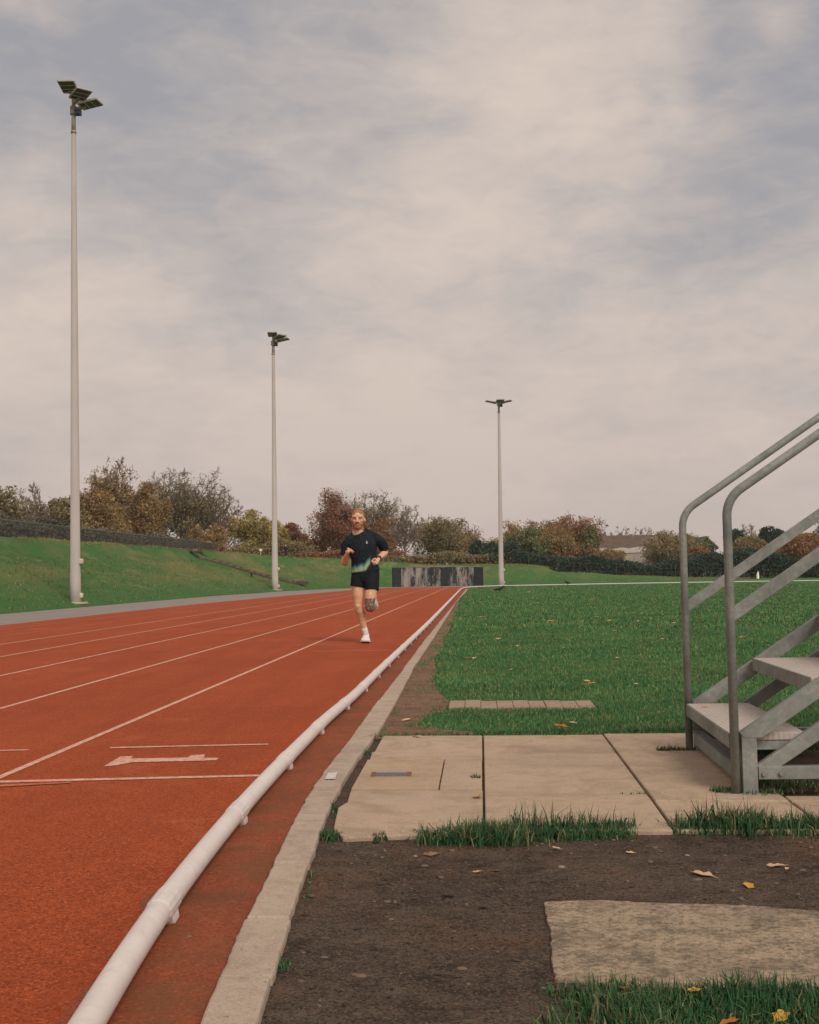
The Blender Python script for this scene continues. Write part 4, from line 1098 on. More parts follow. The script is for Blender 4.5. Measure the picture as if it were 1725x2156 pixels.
hedge('hedge', 'mixed brown green hedge above the stained wall', [(-9, 121), (-4, 120), (2, 119)], 1.1, 2.2, L_OLIVE, 1000, .2, seed=62)
hedge('hedge', 'dark evergreen hedge beyond the bend, left of the metal stair', [(1, 119), (10, 119), (21, 120)], 1.95, 2.4, L_DARK, 1100, .2, seed=63)
hedge('hedge', 'rusty brown scrub under the trees right of the third floodlight mast', [(2, 134), (9.5, 135)], 1.9, 3.0, L_GREEN, 900, .22, seed=67)
hedge('hedge', 'tall dark evergreen hedge beyond the bend, right of the metal stair posts', [(21, 120.5), (30, 122), (46, 126)], 2.3, 2.6, L_DARK, 1600, .22, seed=64)

# ------------------------------------------------------------------ far buildings
ROOF = simple('brown_roof_tiles', (.115, .078, .060), .9, 0, .2, 1.2); WALLP = simple('pale_render', (.36, .30, .255), .9, 0, .12, .8); DOME = simple('white_dome_fabric', (.52, .45, .405), .7, 0, .1, .5)
DKWIN = simple('dark_window_glass', (.02, .022, .025), .25, 0, .2, 1); TRIMW = simple('white_trim', (.62, .58, .55), .7)
def roofed(name, label, px0, px1, pyr, pye, Y, wallz, depth, nwin, gable=False):
    a, b = at_y(px0, pyr, Y), at_y(px1, pyr, Y); ze = at_y((px0+px1)/2, pye, Y).z; zr = a.z
    t = empty(name, ((a.x+b.x)/2, Y, 0), label, 'building'); hw_ = (b.x-a.x)/2
    m = MB(); m.box((-hw_+.3, 0, -.3), (hw_-.3, depth, ze)); m.build('wall', WALLP, t)
    m = MB()
    if gable:
        pr = [(-hw_, ze), (0, zr), (hw_, ze)]
        v = [(p[0], -.4, p[1]) for p in pr] + [(p[0], depth+.3, p[1]) for p in pr] + [(p[0], -.4, p[1]-.3) for p in pr] + [(p[0], depth+.3, p[1]-.3) for p in pr]
        m.add(v, [(0,1,4,3),(1,2,5,4),(6,9,10,7),(7,10,11,8),(0,6,7,1),(1,7,8,2),(3,4,10,9),(4,5,11,10),(0,3,9,6),(2,8,11,5)])
        m.build('roof', ROOF, t)
        m = MB(); m.add([(-hw_+.3, .02, ze), (hw_-.3, .02, ze), (0, .02, zr-.3), (-hw_+.3, .25, ze), (hw_-.3, .25, ze), (0, .25, zr-.3)], [(0,1,2),(5,4,3),(0,3,4,1),(1,4,5,2),(2,5,3,0)]); m.build('gable_wall', ROOF, t)
    else:
        v = [(-hw_, -.5, ze), (hw_, -.5, ze), (hw_, depth+.5, ze), (-hw_, depth+.5, ze), (-hw_+.6, depth*.5, zr), (hw_-.6, depth*.5, zr)]
        m.add(v, [(0,1,5,4),(1,2,5),(2,3,4,5),(3,0,4),(3,2,1,0)]); m.build('roof', ROOF, t)
    for k in range(nwin):
        x = -hw_*.8 + 1.6*hw_*(k+.5)/nwin; zw = ze*.62 if not gable else ze - .2
        m = MB(); m.box((x-.55, -.06, zw-.6), (x+.55, .04, zw+.6)); f = m.build('window', TRIMW, t)
        m = MB(); m.box((x-.45, -.08, zw-.5), (x+.45, -.065, zw+.5)); m.build('pane', DKWIN, f)
    return t
roofed('school_building', 'long low building with a brown roof beyond the right hand hedge', 1255, 1392, 1126, 1156, 196, 3, 9, 7)
roofed('house', 'dark gabled house between the two handrail posts', 1462, 1512, 1129, 1152, 176, 3, 8, 2, True)
roofed('low_building', 'low pale flat building glimpsed behind the near handrail post', 1504, 1586, 1167, 1172, 160, 2, 6, 5)
for i, (px, py, w) in enumerate(((1228,1152,50),(1269,1154,50),(1310,1153,50),(1350,1151,54))):
    Y = 166 + .35*i; c = at_y(px, py, Y); r = w/F*Y/2
    t = empty('dome_shelter', (c.x, Y, 0), ['leftmost pale arched shelter roof behind the hedge', 'pale arched shelter roof hidden behind the narrow orange shrub', 'pale arched shelter roof behind the wider orange shrub', 'rightmost and widest pale arched shelter roof behind the hedge'][i], 'shelter', 'pale arched shelters beyond the hedge')
    m = MB(); n = 14; v = []
    for k in range(n+1):
        th = PI*k/n
        for yy in (0, 5): v.append((r*math.cos(th), yy, c.z - r*.45 + r*.45*math.sin(th)))
    m.add(v, [(2*k, 2*k+1, 2*k+3, 2*k+2) for k in range(n)] + [tuple(range(0, 2*n+2, 2))[::-1], tuple(range(1, 2*n+3, 2))]); m.build('roof', DOME, t)
    m = MB(); m.box((-r*.97, .1, -.2), (r*.97, 4.9, c.z - r*.45)); m.build('wall', WALLP, t)

# ------------------------------------------------------------------ small far things
CROW = simple('black_feathers', (.012, .012, .014), .6)
def crow(px, py, label, yaw, use_hit=False):
    p = hit(px, py) if use_hit else at(px, py, 0)
    o = MB()
    o.tube([(-.24, 0, .13), (-.14, 0, .15), (-.05, 0, .17), (.06, 0, .19), (.11, 0, .23), (.15, 0, .275), (.18, 0, .285)], [(.03, .012), (.04, .028), (.065, .06), (.06, .06), (.035, .04), (.036, .036), (.012, .012)], 10)
    o.tube([(.175, 0, .285), (.24, 0, .272)], [.014, .002], 6)
    for s in (-1, 1): o.tube([(-.01, s*.03, .14), (-.005, s*.03, .07), (.0, s*.03, .0)], [.018, .008, .006], 5)
    b = o.build('crow', CROW, None, True); b.location = p; b.rotation_euler = (0, 0, yaw); b.scale = (1.15,)*3
    tag(b, label, 'bird', 'crows on the grass')
crow(1053, 1248.5, 'black crow on the infield right below the third floodlight mast', .4)
crow(1195, 1232.5, 'black crow on the white rail line of the far bend', 2.6)
crow(530, 1216.5, 'black crow on the grass bank left of the second floodlight mast', 1.9, True)
p = at_y(549, 1162.5, 112); m = MB(); m.ball((0, 0, .16), (.17, .17, .17), 14, 10); m.tube([(0, 0, tz(p.x, p.y) - p.z - .05), (0, 0, .04)], .03, 8)
o = m.build('white_marker', simple('white_ball', (.72, .66, .60), .6), None, True); o.location = p; tag(o, 'small pale round marker on the top of the bank', 'marker')
p = at_y(1596, 1214, 108); p.z = 0; m = MB()
m.tube([(0,0,0),(0,0,.05),(0,0,.1),(0,0,.5),(.02,0,.66),(.02,0,.8)], [.16, .16, .11, .12, .085, .04], 10)
o = m.build('marker_post', simple('white_post_paint', (.75, .68, .62), .6), None, True); o.location = p; tag(o, 'short white marker post on the grass in front of the tall dark hedge', 'post')

# ------------------------------------------------------------------ people
def remesh(mb, name, voxel, smooth, parent, mats, disp=None):
    me = pydata(name, mb.v, mb.f)
    o = bpy.data.objects.new(name, me); C.objects.link(o)
    r = o.modifiers.new('r', 'REMESH'); r.mode = 'VOXEL'; r.voxel_size = voxel
    s = o.modifiers.new('s', 'SMOOTH'); s.iterations = smooth; s.factor = .5
    dg = bpy.context.evaluated_depsgraph_get(); dg.update()
    me2 = bpy.data.meshes.new_from_object(o.evaluated_get(dg)); me2.name = name
    o.modifiers.clear(); o.data = me2
    for m in mats: me2.materials.append(m)
    me2.polygons.foreach_set('use_smooth', [True]*len(me2.polygons))
    if parent: o.parent = parent
    return o
def skinmat(name, c):
    b = NB(name); k = b.noise(28, 5, .6); g = b.noise(7, 4)
    cc = b.mix(b.rng(k, .35, .7), c, (c[0]*.8, c[1]*.66, c[2]*.6)); cc = b.mix(b.math('MULTIPLY', b.rng(g, .5, .7), .4), cc, (c[0]*.95, c[1]*.7, c[2]*.62))
    b.col(cc); m = b.fin(.55, 0, .35); b.b.inputs['Subsurface Weight'].default_value = .08; b.b.inputs['Subsurface Radius'].default_value = (.02, .008, .004); return m
SKIN = skinmat('skin', (.72, .45, .32)); SKINLEG = skinmat('leg_skin', (.72, .455, .29)); RUDDY = skinmat('ruddy_skin', (.68, .37, .26))
BEARD = simple('ginger_beard', (.36, .165, .085), .85, 0, .35, 90); HAIR = simple('ginger_hair', (.33, .155, .065), .7, 0, .35, 70, bump=.004); BROW = simple('eyebrow_hair', (.20, .085, .045), .8, 0, .2, 60)
def m_tattoo():
    b = NB('tattooed_skin'); k = b.noise(38, 4, .7); b.col(b.mix(b.rng(k, .42, .58), (.10, .075, .06), (.33, .20, .15))); return b.fin(.6)
TATT = m_tattoo()
EYE = simple('eye_dark', (.17, .085, .06), .4); LIP = simple('lips', (.36, .14, .11), .5)
rp0 = at(770.4, 1353.5, .006)
run = empty('person', (rp0.x, rp0.y, .006), 'man in black t-shirt and shorts running towards the camera on the red track', 'person')
# image-plane scale of the runner
KX = lambda X: (X - 640)/1018.0
KZ = lambda Yp_: (2055 - Yp_)/1018.0
hx = -.088   # head centre
B = MB()
B.tube([(.0,.0,.86),(.0,.0,.94),(-.005,-.005,1.05),(-.012,-.012,1.17),(-.025,-.015,1.30),(-.032,-.010,1.39),(-.035,-.005,1.445),(-.055,-.002,1.485),(-.075,-.005,1.53),(-.085,-.018,1.60),(hx,-.03,1.68)],
       [(.135,.10),(.165,.115),(.155,.108),(.155,.112),(.178,.122),(.19,.115),(.165,.095),(.095,.075),(.072,.068),(.070,.070),(.066,.07)], 24)
# shoulders
B.tube([(.12,.0,1.425),(.19,.01,1.42),(.224,.03,1.395)], [.072,.070,.062], 14)
B.tube([(-.17,.0,1.425),(-.222,.0,1.41),(-.254,.0,1.375)], [.072,.068,.060], 14)
# left arm (image right): elbow back, hand in front of the hip
SL, EL, WL = Vector((.222,.03,1.39)), Vector((.268,.135,1.262)), Vector((.196,-.065,1.160))
B.tube([SL, SL.lerp(EL,.5)+Vector((.012,0,.01)), EL], [.060,.056,.046], 14)
B.tube([EL, EL.lerp(WL,.3)+Vector((.014,.0,-.0)), EL.lerp(WL,.7), WL], [.047,.052,.040,.030], 14)
def fist(wrist, d, up, out, s=1.0):
    d, up, out = Vector(d).normalized(), Vector(up).normalized(), Vector(out).normalized(); w = Vector(wrist)
    pc = w + d*.052*s
    B.tube([w - d*.01, w + d*.025*s, w + d*.065*s, w + d*.088*s], [(.027*s,.022*s),(.034*s,.024*s),(.042*s,.023*s),(.038*s,.018*s)], 12, up0=up)
    for k in range(4):
        off = up*((k-1.5)*.021*s); ln = (1, 1.1, 1.05, .88)[k]*s
        a = w + d*.080*s + off; b = a + d*.019*ln + out*.010; c = b + out*.024*ln - d*.010; e = c - d*.030*ln - out*.006
        B.tube([a, b, c, e], [.0105*s, .0108*s, .0100*s, .0085*s], 8)
    t0 = w + d*.034*s + up*.036*s + out*.008; t1 = t0 + d*.030 + up*.002 + out*.018; t2 = t1 + d*.016 - up*.022 + out*.012
    B.tube([t0 - up*.012, t0, t1, t2], [.014*s, .0135*s, .0115*s, .009*s], 8)
fist(WL, (-.50,-.28,-.62), (-.25,-.55,.60), (-.6,.1,.35), 1.06)
# right arm (image left): upper arm down, forearm towards the camera and up
SR, ER, WR = Vector((-.252,.0,1.375)), Vector((-.288,.02,1.105)), Vector((-.238,-.165,1.215))
B.tube([SR, SR.lerp(ER,.5)+Vector((-.006,.0,0)), ER], [.058,.055,.043], 14)
B.tube([ER, ER.lerp(WR,.3)+Vector((-.004,0,-.012)), ER.lerp(WR,.7), WR], [.045,.050,.038,.029], 14)
fist(WR, (.40,-.42,.66), (-.62,-.2,.50), (.62,.25,-.1), 1.06)
# stance leg (image left)
HR, KR, AR = Vector((-.088,.0,.90)), Vector((-.095,-.045,.50)), Vector((-.008,.06,.135))
B.tube([HR+Vector((0,0,.03)), HR.lerp(KR,.25)+Vector((-.012,-.01,0)), HR.lerp(KR,.6)+Vector((-.004,-.01,0)), HR.lerp(KR,.88), KR], [(.088,.098),(.090,.098),(.078,.084),(.062,.068),(.058,.066)], 18)
B.tube([KR, KR.lerp(AR,.12)+Vector((0,-.005,0)), KR.lerp(AR,.32)+Vector((.010,.022,0)), KR.lerp(AR,.55)+Vector((.004,.02,0)), KR.lerp(AR,.8), AR], [.058,.057,.063,.054,.038,.037], 18)
B.ball(KR + Vector((0, .004, 0)), (.0595, .066, .075), 18, 12); B.ball(KR + Vector((0, -.030, .012)), (.040, .042, .046), 14, 10)
# raised leg (image right): knee forward, shin folded back
HL, KL, AL = Vector((.088,.0,.90)), Vector((.068,-.13,.485)), Vector((.078,.25,.535))
B.tube([HL+Vector((0,0,.03)), HL.lerp(KL,.25)+Vector((.008,-.015,0)), HL.lerp(KL,.6)+Vector((.004,-.015,0)), HL.lerp(KL,.9), KL], [(.090,.098),(.090,.098),(.080,.086),(.068,.074),(.060,.066)], 18)
B.tube([KL, KL.lerp(AL,.12), KL.lerp(AL,.33)+Vector((0,0,-.018)), KL.lerp(AL,.6), KL.lerp(AL,.85), AL], [.058,.057,.061,.050,.038,.036], 18)
B.ball(KL + Vector((0, .008, .010)), (.061, .064, .066), 18, 12)
B.tube([AL, AL+Vector((0,.04,-.02)), AL+Vector((-.003,.07,-.07))], [.036,.036,.03], 10)
B.tube([AR, AR+Vector((0,-.01,-.05)), AR+Vector((.002,-.05,-.085))], [.036,.034,.022], 10)
# head
HB = MB()
HB.ball((0, -.030, 1.758), (.079, .098, .102), 28, 20)
HB.ball((0, -.052, 1.690), (.069, .078, .085), 24, 16)
HB.ball((0, -.085, 1.636), (.046, .040, .038), 18, 12)      # chin
HB.tube([(0, -.120, 1.752), (0, -.134, 1.728), (0, -.150, 1.700), (0, -.130, 1.690)], [.010, .012, .016, .012], 10)   # nose
for s in (-1, 1):
    HB.tube([(s*.012, -.1205, 1.757), (s*.034, -.116, 1.762), (s*.058, -.094, 1.753)], [.010, .011, .009], 8)   # brow
    HB.ball((s*.040, -.101, 1.712), (.024, .022, .022), 12, 8)     # cheek
    HB.ball((s*.085, -.015, 1.722), (.009, .020, .032), 12, 8)     # ear
    HB.ball((s*.018, -.137, 1.694), (.010, .010, .008), 8, 6)
HB.tube([(-.026, -.117, 1.655), (0, -.127, 1.657), (.026, -.117, 1.655)], [.006, .009, .006], 8)
hz = lambda z: 1.742 + (z - 1.76)*1.07
B.add([(hx + p[0]*1.12, p[1]*1.03, hz(p[2])) for p in HB.v], HB.f)
# sloping neck muscles
B.tube([(hx+.045, .005, 1.575), (.05, .0, 1.50), (.16, .0, 1.45)], [.035, .05, .05], 12)
B.tube([(hx-.045, .005, 1.545), (-.16, .0, 1.48), (-.21, .0, 1.44)], [.035, .045, .045], 12)
body = remesh(B, 'body', .0052, 6, run, [SKIN, BEARD, EYE, BROW, LIP, TATT, SKINLEG, RUDDY])
nv = len(body.data.vertices); co = np.empty(nv*3, np.float32); body.data.vertices.foreach_get('co', co); co = co.reshape(-1, 3)
npol = len(body.data.polygons); ce = np.empty(npol*3, np.float32); body.data.polygons.foreach_get('center', ce); ce = ce.reshape(-1, 3)
mi = np.zeros(npol, np.int32)
X, Yc, Z = (ce[:, 0] - hx)/1.12, ce[:, 1]/1.03, (ce[:, 2] - 1.742)/1.07 + 1.76
hd = Z > 1.585
aX = np.abs(X)
mi[hd & (Z < 1.735) & (Z > 1.69) & (Yc < -.09)] = 7
beard = hd & (Yc < -.005) & (((Z < 1.672) & (Z > 1.596)) | ((Z < 1.70) & (aX > .052) & (Yc < -.01)) | ((Z < 1.686) & (Z > 1.66) & (aX < .040) & (Yc < -.10)))
mi[beard] = 1
mi[hd & (Yc < -.085) & (((aX - .034)/.018)**2 + ((Z - 1.735)/.0085)**2 < 1)] = 2
mi[hd & (Yc < -.075) & (aX > .012) & (aX < .060) & (np.abs(Z - (1.757 - .08*(aX-.03)**2*10)) < .0065)] = 3  # eyebrows, in their own darker hair colour
mi[hd & (Yc < -.10) & (aX < .026) & (np.abs(Z - 1.6555) < .0065)] = 4
leg = ce[:, 2] < .9
mi[leg] = 6
mi[leg & (ce[:, 0] > -.01) & (ce[:, 2] < .615) & (ce[:, 2] > .40) & (Yc < .10)] = 5
body.data.polygons.foreach_set('material_index', mi)

# clothes
def m_shirt():
    b = NB('black_sports_shirt'); tc = b.n('ShaderNodeTexCoord').outputs['Object']; sp = b.n('ShaderNodeSeparateXYZ'); b.l(tc, sp.inputs[0])
    x, z = sp.outputs[0], sp.outputs[2]
    base = b.mix(b.rng(b.noise(150, 3, .8, vec=tc), .45, .75), (.010, .016, .020), (.022, .036, .042))
    # slanting glow-coloured print above the hem
    wob = b.math('MULTIPLY', b.math('SUBTRACT', b.noise(16, 5, .7, vec=tc), .5), .055)
    line = b.math('ADD', b.math('ADD', b.math('MULTIPLY', x, .26), 1.042), wob)
    steep = b.math('MULTIPLY', b.math('MAXIMUM', b.math('SUBTRACT', x, .01), 0), 1.3)
    dz = b.math('SUBTRACT', z, b.math('ADD', line, b.math('MULTIPLY', steep, .8)))
    band = b.rng(b.math('ABSOLUTE', dz), .072, .022); edge = b.rng(x, .10, .065)
    band = b.math('MULTIPLY', band, edge)
    front = b.rng(sp.outputs[1], .02, -.02); band = b.math('MULTIPLY', band, front)
    colr = b.mix(b.rng(dz, -.012, .03), (.42, .50, .24), (.09, .34, .38)); colr = b.mix(b.rng(b.noise(30, 4, .7, vec=tc), .5, .7), colr, (.26, .48, .36))
    b.col(b.mix(b.math('MULTIPLY', band, .9), base, colr))
    b.bump(b.noise(9, 4, .5, vec=b.map((1.2, 1, .5), src=tc), dist=1.2), .9, .07)
    return b.fin(.85, 0, .2)
SHIRT = m_shirt(); SHORTS = simple('black_shorts_fabric', (.012, .015, .019), .85, 0, .5, 60, .15)
m = MB()
m.tube([(.005,.0,.985),(.004,.0,1.0),(-.004,-.008,1.07),(-.012,-.014,1.17),(-.026,-.017,1.30),(-.033,-.012,1.39),(-.036,-.005,1.448),(-.070,-.004,1.488),(-.083,-.006,1.512)],
       [(.200,.135),(.202,.138),(.188,.130),(.180,.132),(.196,.138),(.205,.130),(.178,.108),(.118,.094),(.094,.086)], 28)
m.tube([(.10,.0,1.42),(.18,.01,1.425),(.224,.03,1.395), SL.lerp(EL,.35)+Vector((.006,0,.0)), SL.lerp(EL,.72)+Vector((.010,0,0))], [.082,.080,.073,.071,.070], 16)
m.tube([(-.15,.0,1.42),(-.215,.0,1.415),(-.255,.0,1.37), SR.lerp(ER,.35)+Vector((-.002,0,.0)), SR.lerp(ER,.60)+Vector((.002,0,0))], [.080,.078,.071,.069,.070], 16)
m.tube([(hx+.070, .008, 1.572), (.045, .0, 1.515), (.16, .0, 1.455)], [.036, .064, .064], 14)
m.tube([(hx-.070, .008, 1.530), (-.165, .0, 1.475), (-.21, .0, 1.44)], [.034, .054, .056], 14)
cr = [(hx + .002 + .080*math.cos(t), .004 + .074*math.sin(t), 1.520 + .030*math.sin(t) + .020*math.cos(t)) for t in np.linspace(0, 2*PI, 25)]
m.tube(cr, .0135, 8)
m.ball((hx + .014, -.045, 1.462), (.085, .050, .034), 16, 10)
sh = remesh(m, 't_shirt', .006, 3, run, [SHIRT])
m = MB()
m.add([(-.012,0,-.020),(.014,0,-.022),(.010,0,-.004),(.020,0,.002),(.006,0,.008),(.002,0,.026),(-.006,0,.012),(-.012,0,.004)] + [(-.012,.004,-.020),(.014,.004,-.022),(.010,.004,-.004),(.020,.004,.002),(.006,.004,.008),(.002,.004,.026),(-.006,.004,.012),(-.012,.004,.004)],
      [tuple(range(8))] + [tuple(range(15, 7, -1))] + [((i+1) % 8, i, 8+i, 8+(i+1) % 8) for i in range(8)])
em = m.build('shirt_emblem', simple('cream_print', (.55, .50, .33), .7), sh); em.location = (KX(684), -.155, KZ(640)); em.rotation_euler = (.12, 0, .28)
m = MB()
m.tube([(.005,.0,.845),(.004,.0,.90),(.004,.0,.98),(.004,.0,1.03)], [(.170,.118),(.196,.135),(.196,.134),(.180,.128)], 26)
m.tube([(-.092,.0,.92), HR.lerp(KR,.15)+Vector((-.006,0,0)), (-.108,-.012,.772)], [(.105,.12),(.106,.122),(.104,.122)], 20)
m.tube([(.094,.0,.92), HL.lerp(KL,.2)+Vector((.008,-.01,0)), (.098,-.055,.722)], [(.105,.12),(.106,.122),(.100,.122)], 20)
remesh(m, 'shorts', .006, 2, run, [SHORTS])
# hair: short crop
m = MB(); m.ball((hx, -.024, 1.750), (.0905, .104, .101), 40, 28)
hv, hfc = m.v, []
for f in m.f:
    c = np.mean([hv[i] for i in f], axis=0); hl = 1.797 + .010*math.cos((c[0]-hx)*60) if c[1] < -.075 else 1.745 - .40*(c[1]+.06)
    if c[2] > max(hl, 1.65): hfc.append(f)
hm = MB(); hm.v = hv; hm.f = hfc
hair = hm.build('hair', HAIR, run, True)
s = hair.modifiers.new('s', 'SOLIDIFY'); s.thickness = .008; s.offset = -.6
tx = bpy.data.textures.new('hair_tex', 'CLOUDS'); tx.noise_scale = .018
d = hair.modifiers.new('d', 'DISPLACE'); d.texture = tx; d.strength = .007; d.mid_level = .5
# socks, shoes, watch
WSHOE = simple('white_shoe_mesh', (.72, .68, .66), .75, 0, .1, 50); SOCK = simple('white_sock_knit', (.66, .62, .60), .9, 0, .1, 60); SOLE = simple('shoe_sole', (.62, .57, .54), .8, 0, .12, 40); DARKS = simple('dark_outsole', (.06, .045, .04), .8)
def shoe(ankle, toe_dir, up, nm='shoe'):
    a, d, u = Vector(ankle), Vector(toe_dir).normalized(), Vector(up).normalized(); d = (d - u*d.dot(u)).normalized(); sdv = d.cross(u)
    m = MB(); q = lambda f, h, s=0: a + d*f + u*h + sdv*s
    m.tube([q(-.075,-.085), q(-.055,-.075), q(0,-.070), q(.06,-.082), q(.12,-.096), q(.17,-.102), q(.205,-.106)], [(.024,.018),(.042,.042),(.048,.050),(.058,.042),(.066,.034),(.056,.026),(.022,.014)], 16, up0=u)
    m.tube([q(-.016,-.012), q(-.006,-.05), q(.03,-.072)], [.044,.048,.046], 14)
    sh_ = remesh(m, nm, .005, 3, run, [WSHOE])
    m = MB(); WS = 1.25; out = [(-.085, .022), (-.06, .038), (0, .040), (.06, .046), (.12, .057), (.17, .050), (.205, .028), (.215, .0)]
    pts_ = [(f, s_*WS) for f, s_ in out] + [(f, -s_*WS) for f, s_ in out[::-1][1:]]
    v = [q(f, -.132 + (max(0, f-.12)*.16), s_) for f, s_ in pts_] + [q(f, -.108 + (max(0, f-.12)*.16), s_) for f, s_ in pts_]
    n = len(pts_); m.add(v, [tuple(range(n)), tuple(range(2*n-1, n-1, -1))] + [((i+1) % n, i, n+i, n+(i+1) % n) for i in range(n)])
    so = m.build('sole', SOLE, sh_, False, .006)
    m = MB(); m.obox(q(.06, -.134), d*.15, sdv*.008, u*.004); m.build('outsole_groove', DARKS, sh_)
    return sh_
# stance foot: landing on the heel, toes slightly up
shoe((-.002, .055, .132), (.05, -1, .06), (0, .06, 1))
m = MB(); m.tube([KR.lerp(AR, .80), KR.lerp(AR, .9), AR, AR + Vector((.002, -.002, -.03))], [.0425, .0425, .0415, .042], 14); m.build('sock', SOCK, run, True)
shoe((.078, .265, .528), (-.04, .62, -.78), (0, -.78, -.62))
m = MB(); m.tube([KL.lerp(AL, .80), KL.lerp(AL, .9), AL, AL + Vector((0, .02, -.005))], [.0425, .0425, .041, .041], 14); m.build('sock', SOCK, run, True)
m = MB(); dW = (WL - EL).normalized(); c = WL - dW*.012; m.tube([c - dW*.013, c + dW*.013], .0355, 16); w = m.build('watch', simple('black_watch_strap', (.015, .015, .016), .5), run, True)
m = MB(); sdw = dW.cross(Vector((0, 0, 1))).normalized(); nw = Vector((.3, -.8, .4)).normalized(); nw = (nw - dW*nw.dot(dW)).normalized(); m.obox(c + nw*.036, dW*.017, dW.cross(nw)*.017, nw*.006); m.build('watch_face', simple('watch_face_glass', (.03, .03, .035), .2), w, False, .003)

# walker far off on the bank top
wpos = hit(602, 1169, 60); hgt = (1169 - 1143)/F*wpos.y; k = hgt/1.72
wk = empty('person', wpos, 'distant person in dark clothes standing on the bank top by the trees', 'person')
m = MB()
m.tube([(0,0,.80),(0,0,.95),(0,0,1.15),(0,0,1.35),(0,0,1.43),(0,0,1.50)], [(.13,.10),(.17,.12),(.17,.12),(.20,.12),(.12,.09),(.055,.055)], 14)
m.ball((0, -.01, 1.60), (.075, .09, .115), 14, 10)
for s in (-1, 1):
    m.tube([(s*.09,0,.88),(s*.10,-.01,.48),(s*.11,.02,.08)], [.09,.06,.045], 10); m.tube([(s*.11,.04,.04),(s*.12,-.14,.03)], [.045,.035], 8)
    m.tube([(s*.19,0,1.37),(s*.25,.02,1.10),(s*.21,-.10,.88)], [.055,.045,.032], 10); m.ball((s*.20, -.13, .84), (.032, .04, .045), 8, 6)
wb = remesh(m, 'body', .012, 2, wk, [SKIN])
m = MB()
m.tube([(0,0,.72),(0,0,.95),(0,0,1.15),(0,0,1.36),(0,0,1.47)], [(.19,.14),(.19,.14),(.19,.14),(.22,.14),(.09,.08)], 14)
for s in (-1, 1): m.tube([(s*.18,0,1.38),(s*.25,.02,1.10),(s*.215,-.08,.91)], [.075,.062,.048], 10)
remesh(m, 'jacket', .012, 2, wk, [simple('navy_jacket', (.012, .018, .030), .85)])
m = MB()
for s in (-1, 1): m.tube([(s*.09,0,.92),(s*.10,-.01,.48),(s*.11,.02,.10)], [.105,.075,.062], 10)
remesh(m, 'trousers', .012, 2, wk, [simple('dark_trousers', (.02, .022, .03), .85)])
m = MB()
for s in (-1, 1): m.tube([(s*.12,.09,.06),(s*.14,-.02,.07),(s*.17,-.16,.05)], [.055,.065,.05], 10)
m.build('shoes', WSHOE, wk, True)
m = MB(); m.ball((0, .01, 1.64), (.085, .095, .10), 12, 8); m.build('hair', BEARD, wk, True)
wk.scale = (k, k, k)

# ------------------------------------------------------------------ sky and light
SUN_EL, SUN_AZ = math.radians(40), math.radians(150)    # azimuth clockwise from +Y: from the right, a little behind the camera
W = bpy.data.worlds.new('World'); SC.world = W; W.use_nodes = True; nt = W.node_tree
for nd in list(nt.nodes): nt.nodes.remove(nd)
out = nt.nodes.new('ShaderNodeOutputWorld')
class WB(NB):
    def __init__(s): s.t = nt; s.pos = None
b = WB()
sky = nt.nodes.new('ShaderNodeTexSky'); sky.sky_type = 'NISHITA'; sky.sun_disc = False; sky.sun_elevation = SUN_EL; sky.sun_rotation = SUN_AZ
sky.dust_density = 3.0; sky.air_density = 1.0
bg1 = nt.nodes.new('ShaderNodeBackground'); bg1.inputs['Strength'].default_value = .055; b.l(sky.outputs[0], bg1.inputs['Color'])
gen = nt.nodes.new('ShaderNodeTexCoord').outputs['Generated']
sp = nt.nodes.new('ShaderNodeSeparateXYZ'); b.l(gen, sp.inputs[0])
el = sp.outputs[2]
n1 = b.noise(2.6, 6, .52, vec=b.map((1, 1, 2.3), loc=(3.1, 1.7, .4), rot=(0, .12, 0), src=gen), dist=.25)
n2 = b.noise(7.5, 7, .58, vec=b.map((1, 1, 2.6), loc=(1.2, 5.1, 2.0), rot=(0, .22, 0), src=gen), dist=.5)
n3 = b.noise(24, 6, .62, vec=b.map((1, 1, 2.4), loc=(.4, 2.2, .7), rot=(0, .30, 0), src=gen), dist=.6)
tot = b.math('ADD', b.math('ADD', b.math('MULTIPLY', n1, .46), b.math('MULTIPLY', n2, .34)), b.math('MULTIPLY', n3, .20))
def spot(px, py, r0, r1):      # thin and thick parts of the cloud deck, as directions in the sky
    d = ray(px, py).normalized(); nd = nt.nodes.new('ShaderNodeVectorMath'); nd.operation = 'DISTANCE'
    b.l(gen, nd.inputs[0]); nd.inputs[1].default_value = d
    r = nt.nodes.new('ShaderNodeMapRange'); r.interpolation_type = 'SMOOTHSTEP'
    for k_, v_ in zip(('From Min','From Max','To Min','To Max'), (r1, r0, 0, 1)): r.inputs[k_].default_value = v_
    b.l(nd.outputs['Value'], r.inputs['Value']); return r.outputs['Result']
thick = tot
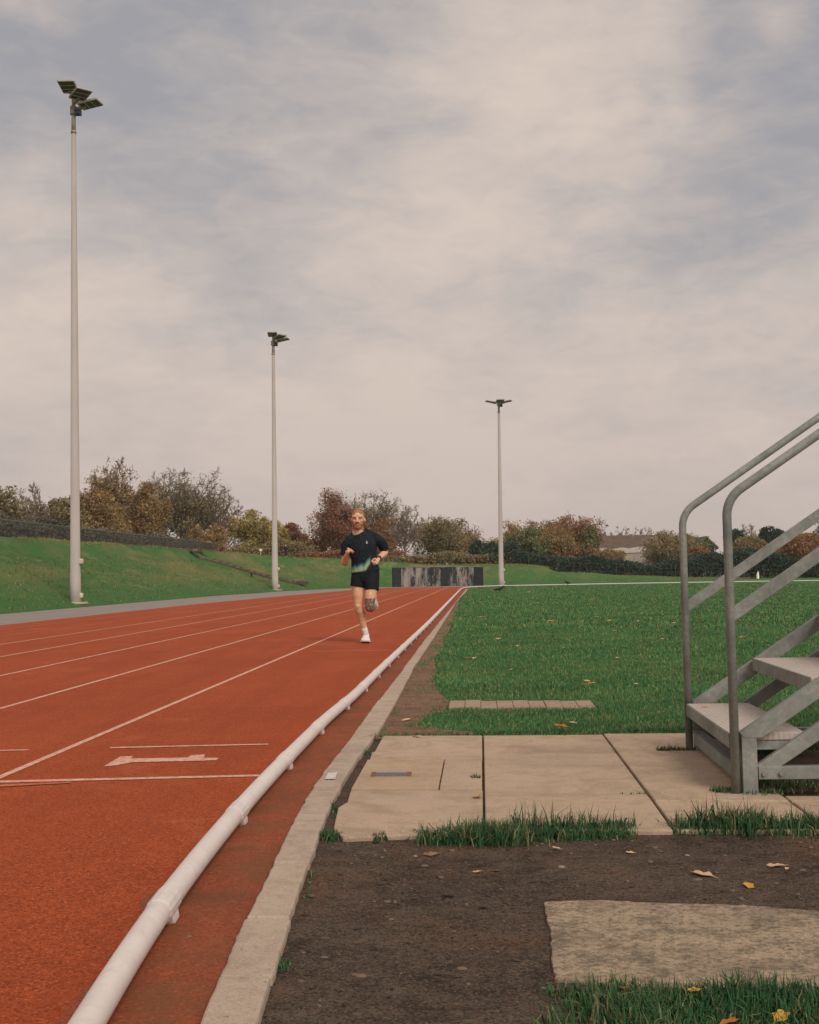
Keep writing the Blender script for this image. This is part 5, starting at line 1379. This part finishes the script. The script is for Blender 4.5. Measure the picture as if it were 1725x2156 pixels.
for (px, py, r0, r1, k) in ((1720, 200, .0, .21, -.18), (20, 40, .0, .26, -.11), (480, 130, 0, .24, -.06), (1330, 480, .0, .22, -.055), (850, 60, 0, .2, -.05), (1180, 120, .0, .12, .13), (1000, 70, .0, .09, .06), (1400, 60, 0, .07, .10), (1640, 30, 0, .04, .12), (1420, 225, 0, .03, .09), (1330, 210, 0, .02, .09), (1240, 240, 0, .03, .07), (900, 470, .0, .16, .06), (560, 600, 0, .14, -.05), (1500, 760, 0, .16, -.05), (30, 480, 0, .14, .07)):
    thick = b.math('ADD', thick, b.math('MULTIPLY', spot(px, py, r0, r1), k))
thick = b.math('ADD', thick, b.math('MULTIPLY', b.rng(el, .36, .16), .05))
fac = b.rng(thick, .28, .50)
cl = b.mix(b.rng(thick, .29, .62), (.385, .373, .385), (.675, .572, .508))
cl = b.mix(b.math('MULTIPLY', b.rng(el, .20, .0), .62), cl, (.530, .448, .418))
bg2 = nt.nodes.new('ShaderNodeBackground'); bg2.inputs['Strength'].default_value = .665; b.l(cl, bg2.inputs['Color'])
mx = nt.nodes.new('ShaderNodeMixShader'); b.l(b.rng(fac, 0, 1, .84, 1.0), mx.inputs[0]); b.l(bg1.outputs[0], mx.inputs[1]); b.l(bg2.outputs[0], mx.inputs[2])
b.l(mx.outputs[0], out.inputs['Surface'])
sl = bpy.data.lights.new('sun', 'SUN'); sl.energy = 1.5; sl.angle = math.radians(26); sl.color = (1, .93, .84)
so = bpy.data.objects.new('sun', sl); C.objects.link(so)
D = Vector((math.cos(SUN_EL)*math.sin(SUN_AZ), math.cos(SUN_EL)*math.cos(SUN_AZ), math.sin(SUN_EL)))
so.rotation_euler = D.to_track_quat('Z', 'Y').to_euler(); so.location = D*60
vs = SC.view_settings; vs.view_transform = 'Standard'; vs.look = 'None'; vs.exposure = 0.6; vs.gamma = 1.0
hz_ = MB(); hz_.box((-705, -155, -2.0), (705, 805, 24)); ho = hz_.build('haze', None)
hm_ = bpy.data.materials.new('thin_air'); hm_.use_nodes = True; ht = hm_.node_tree
for nd in list(ht.nodes): ht.nodes.remove(nd)
hv_ = ht.nodes.new('ShaderNodeVolumePrincipled'); hv_.inputs['Color'].default_value = (.97, .90, .84, 1); hv_.inputs['Density'].default_value = .00028; hv_.inputs['Anisotropy'].default_value = .2
hq = ht.nodes.new('ShaderNodeOutputMaterial'); ht.links.new(hv_.outputs[0], hq.inputs['Volume'])
ho.data.materials.append(hm_); tag(ho, 'thin pale autumn haze in the air', 'haze', kind='stuff')
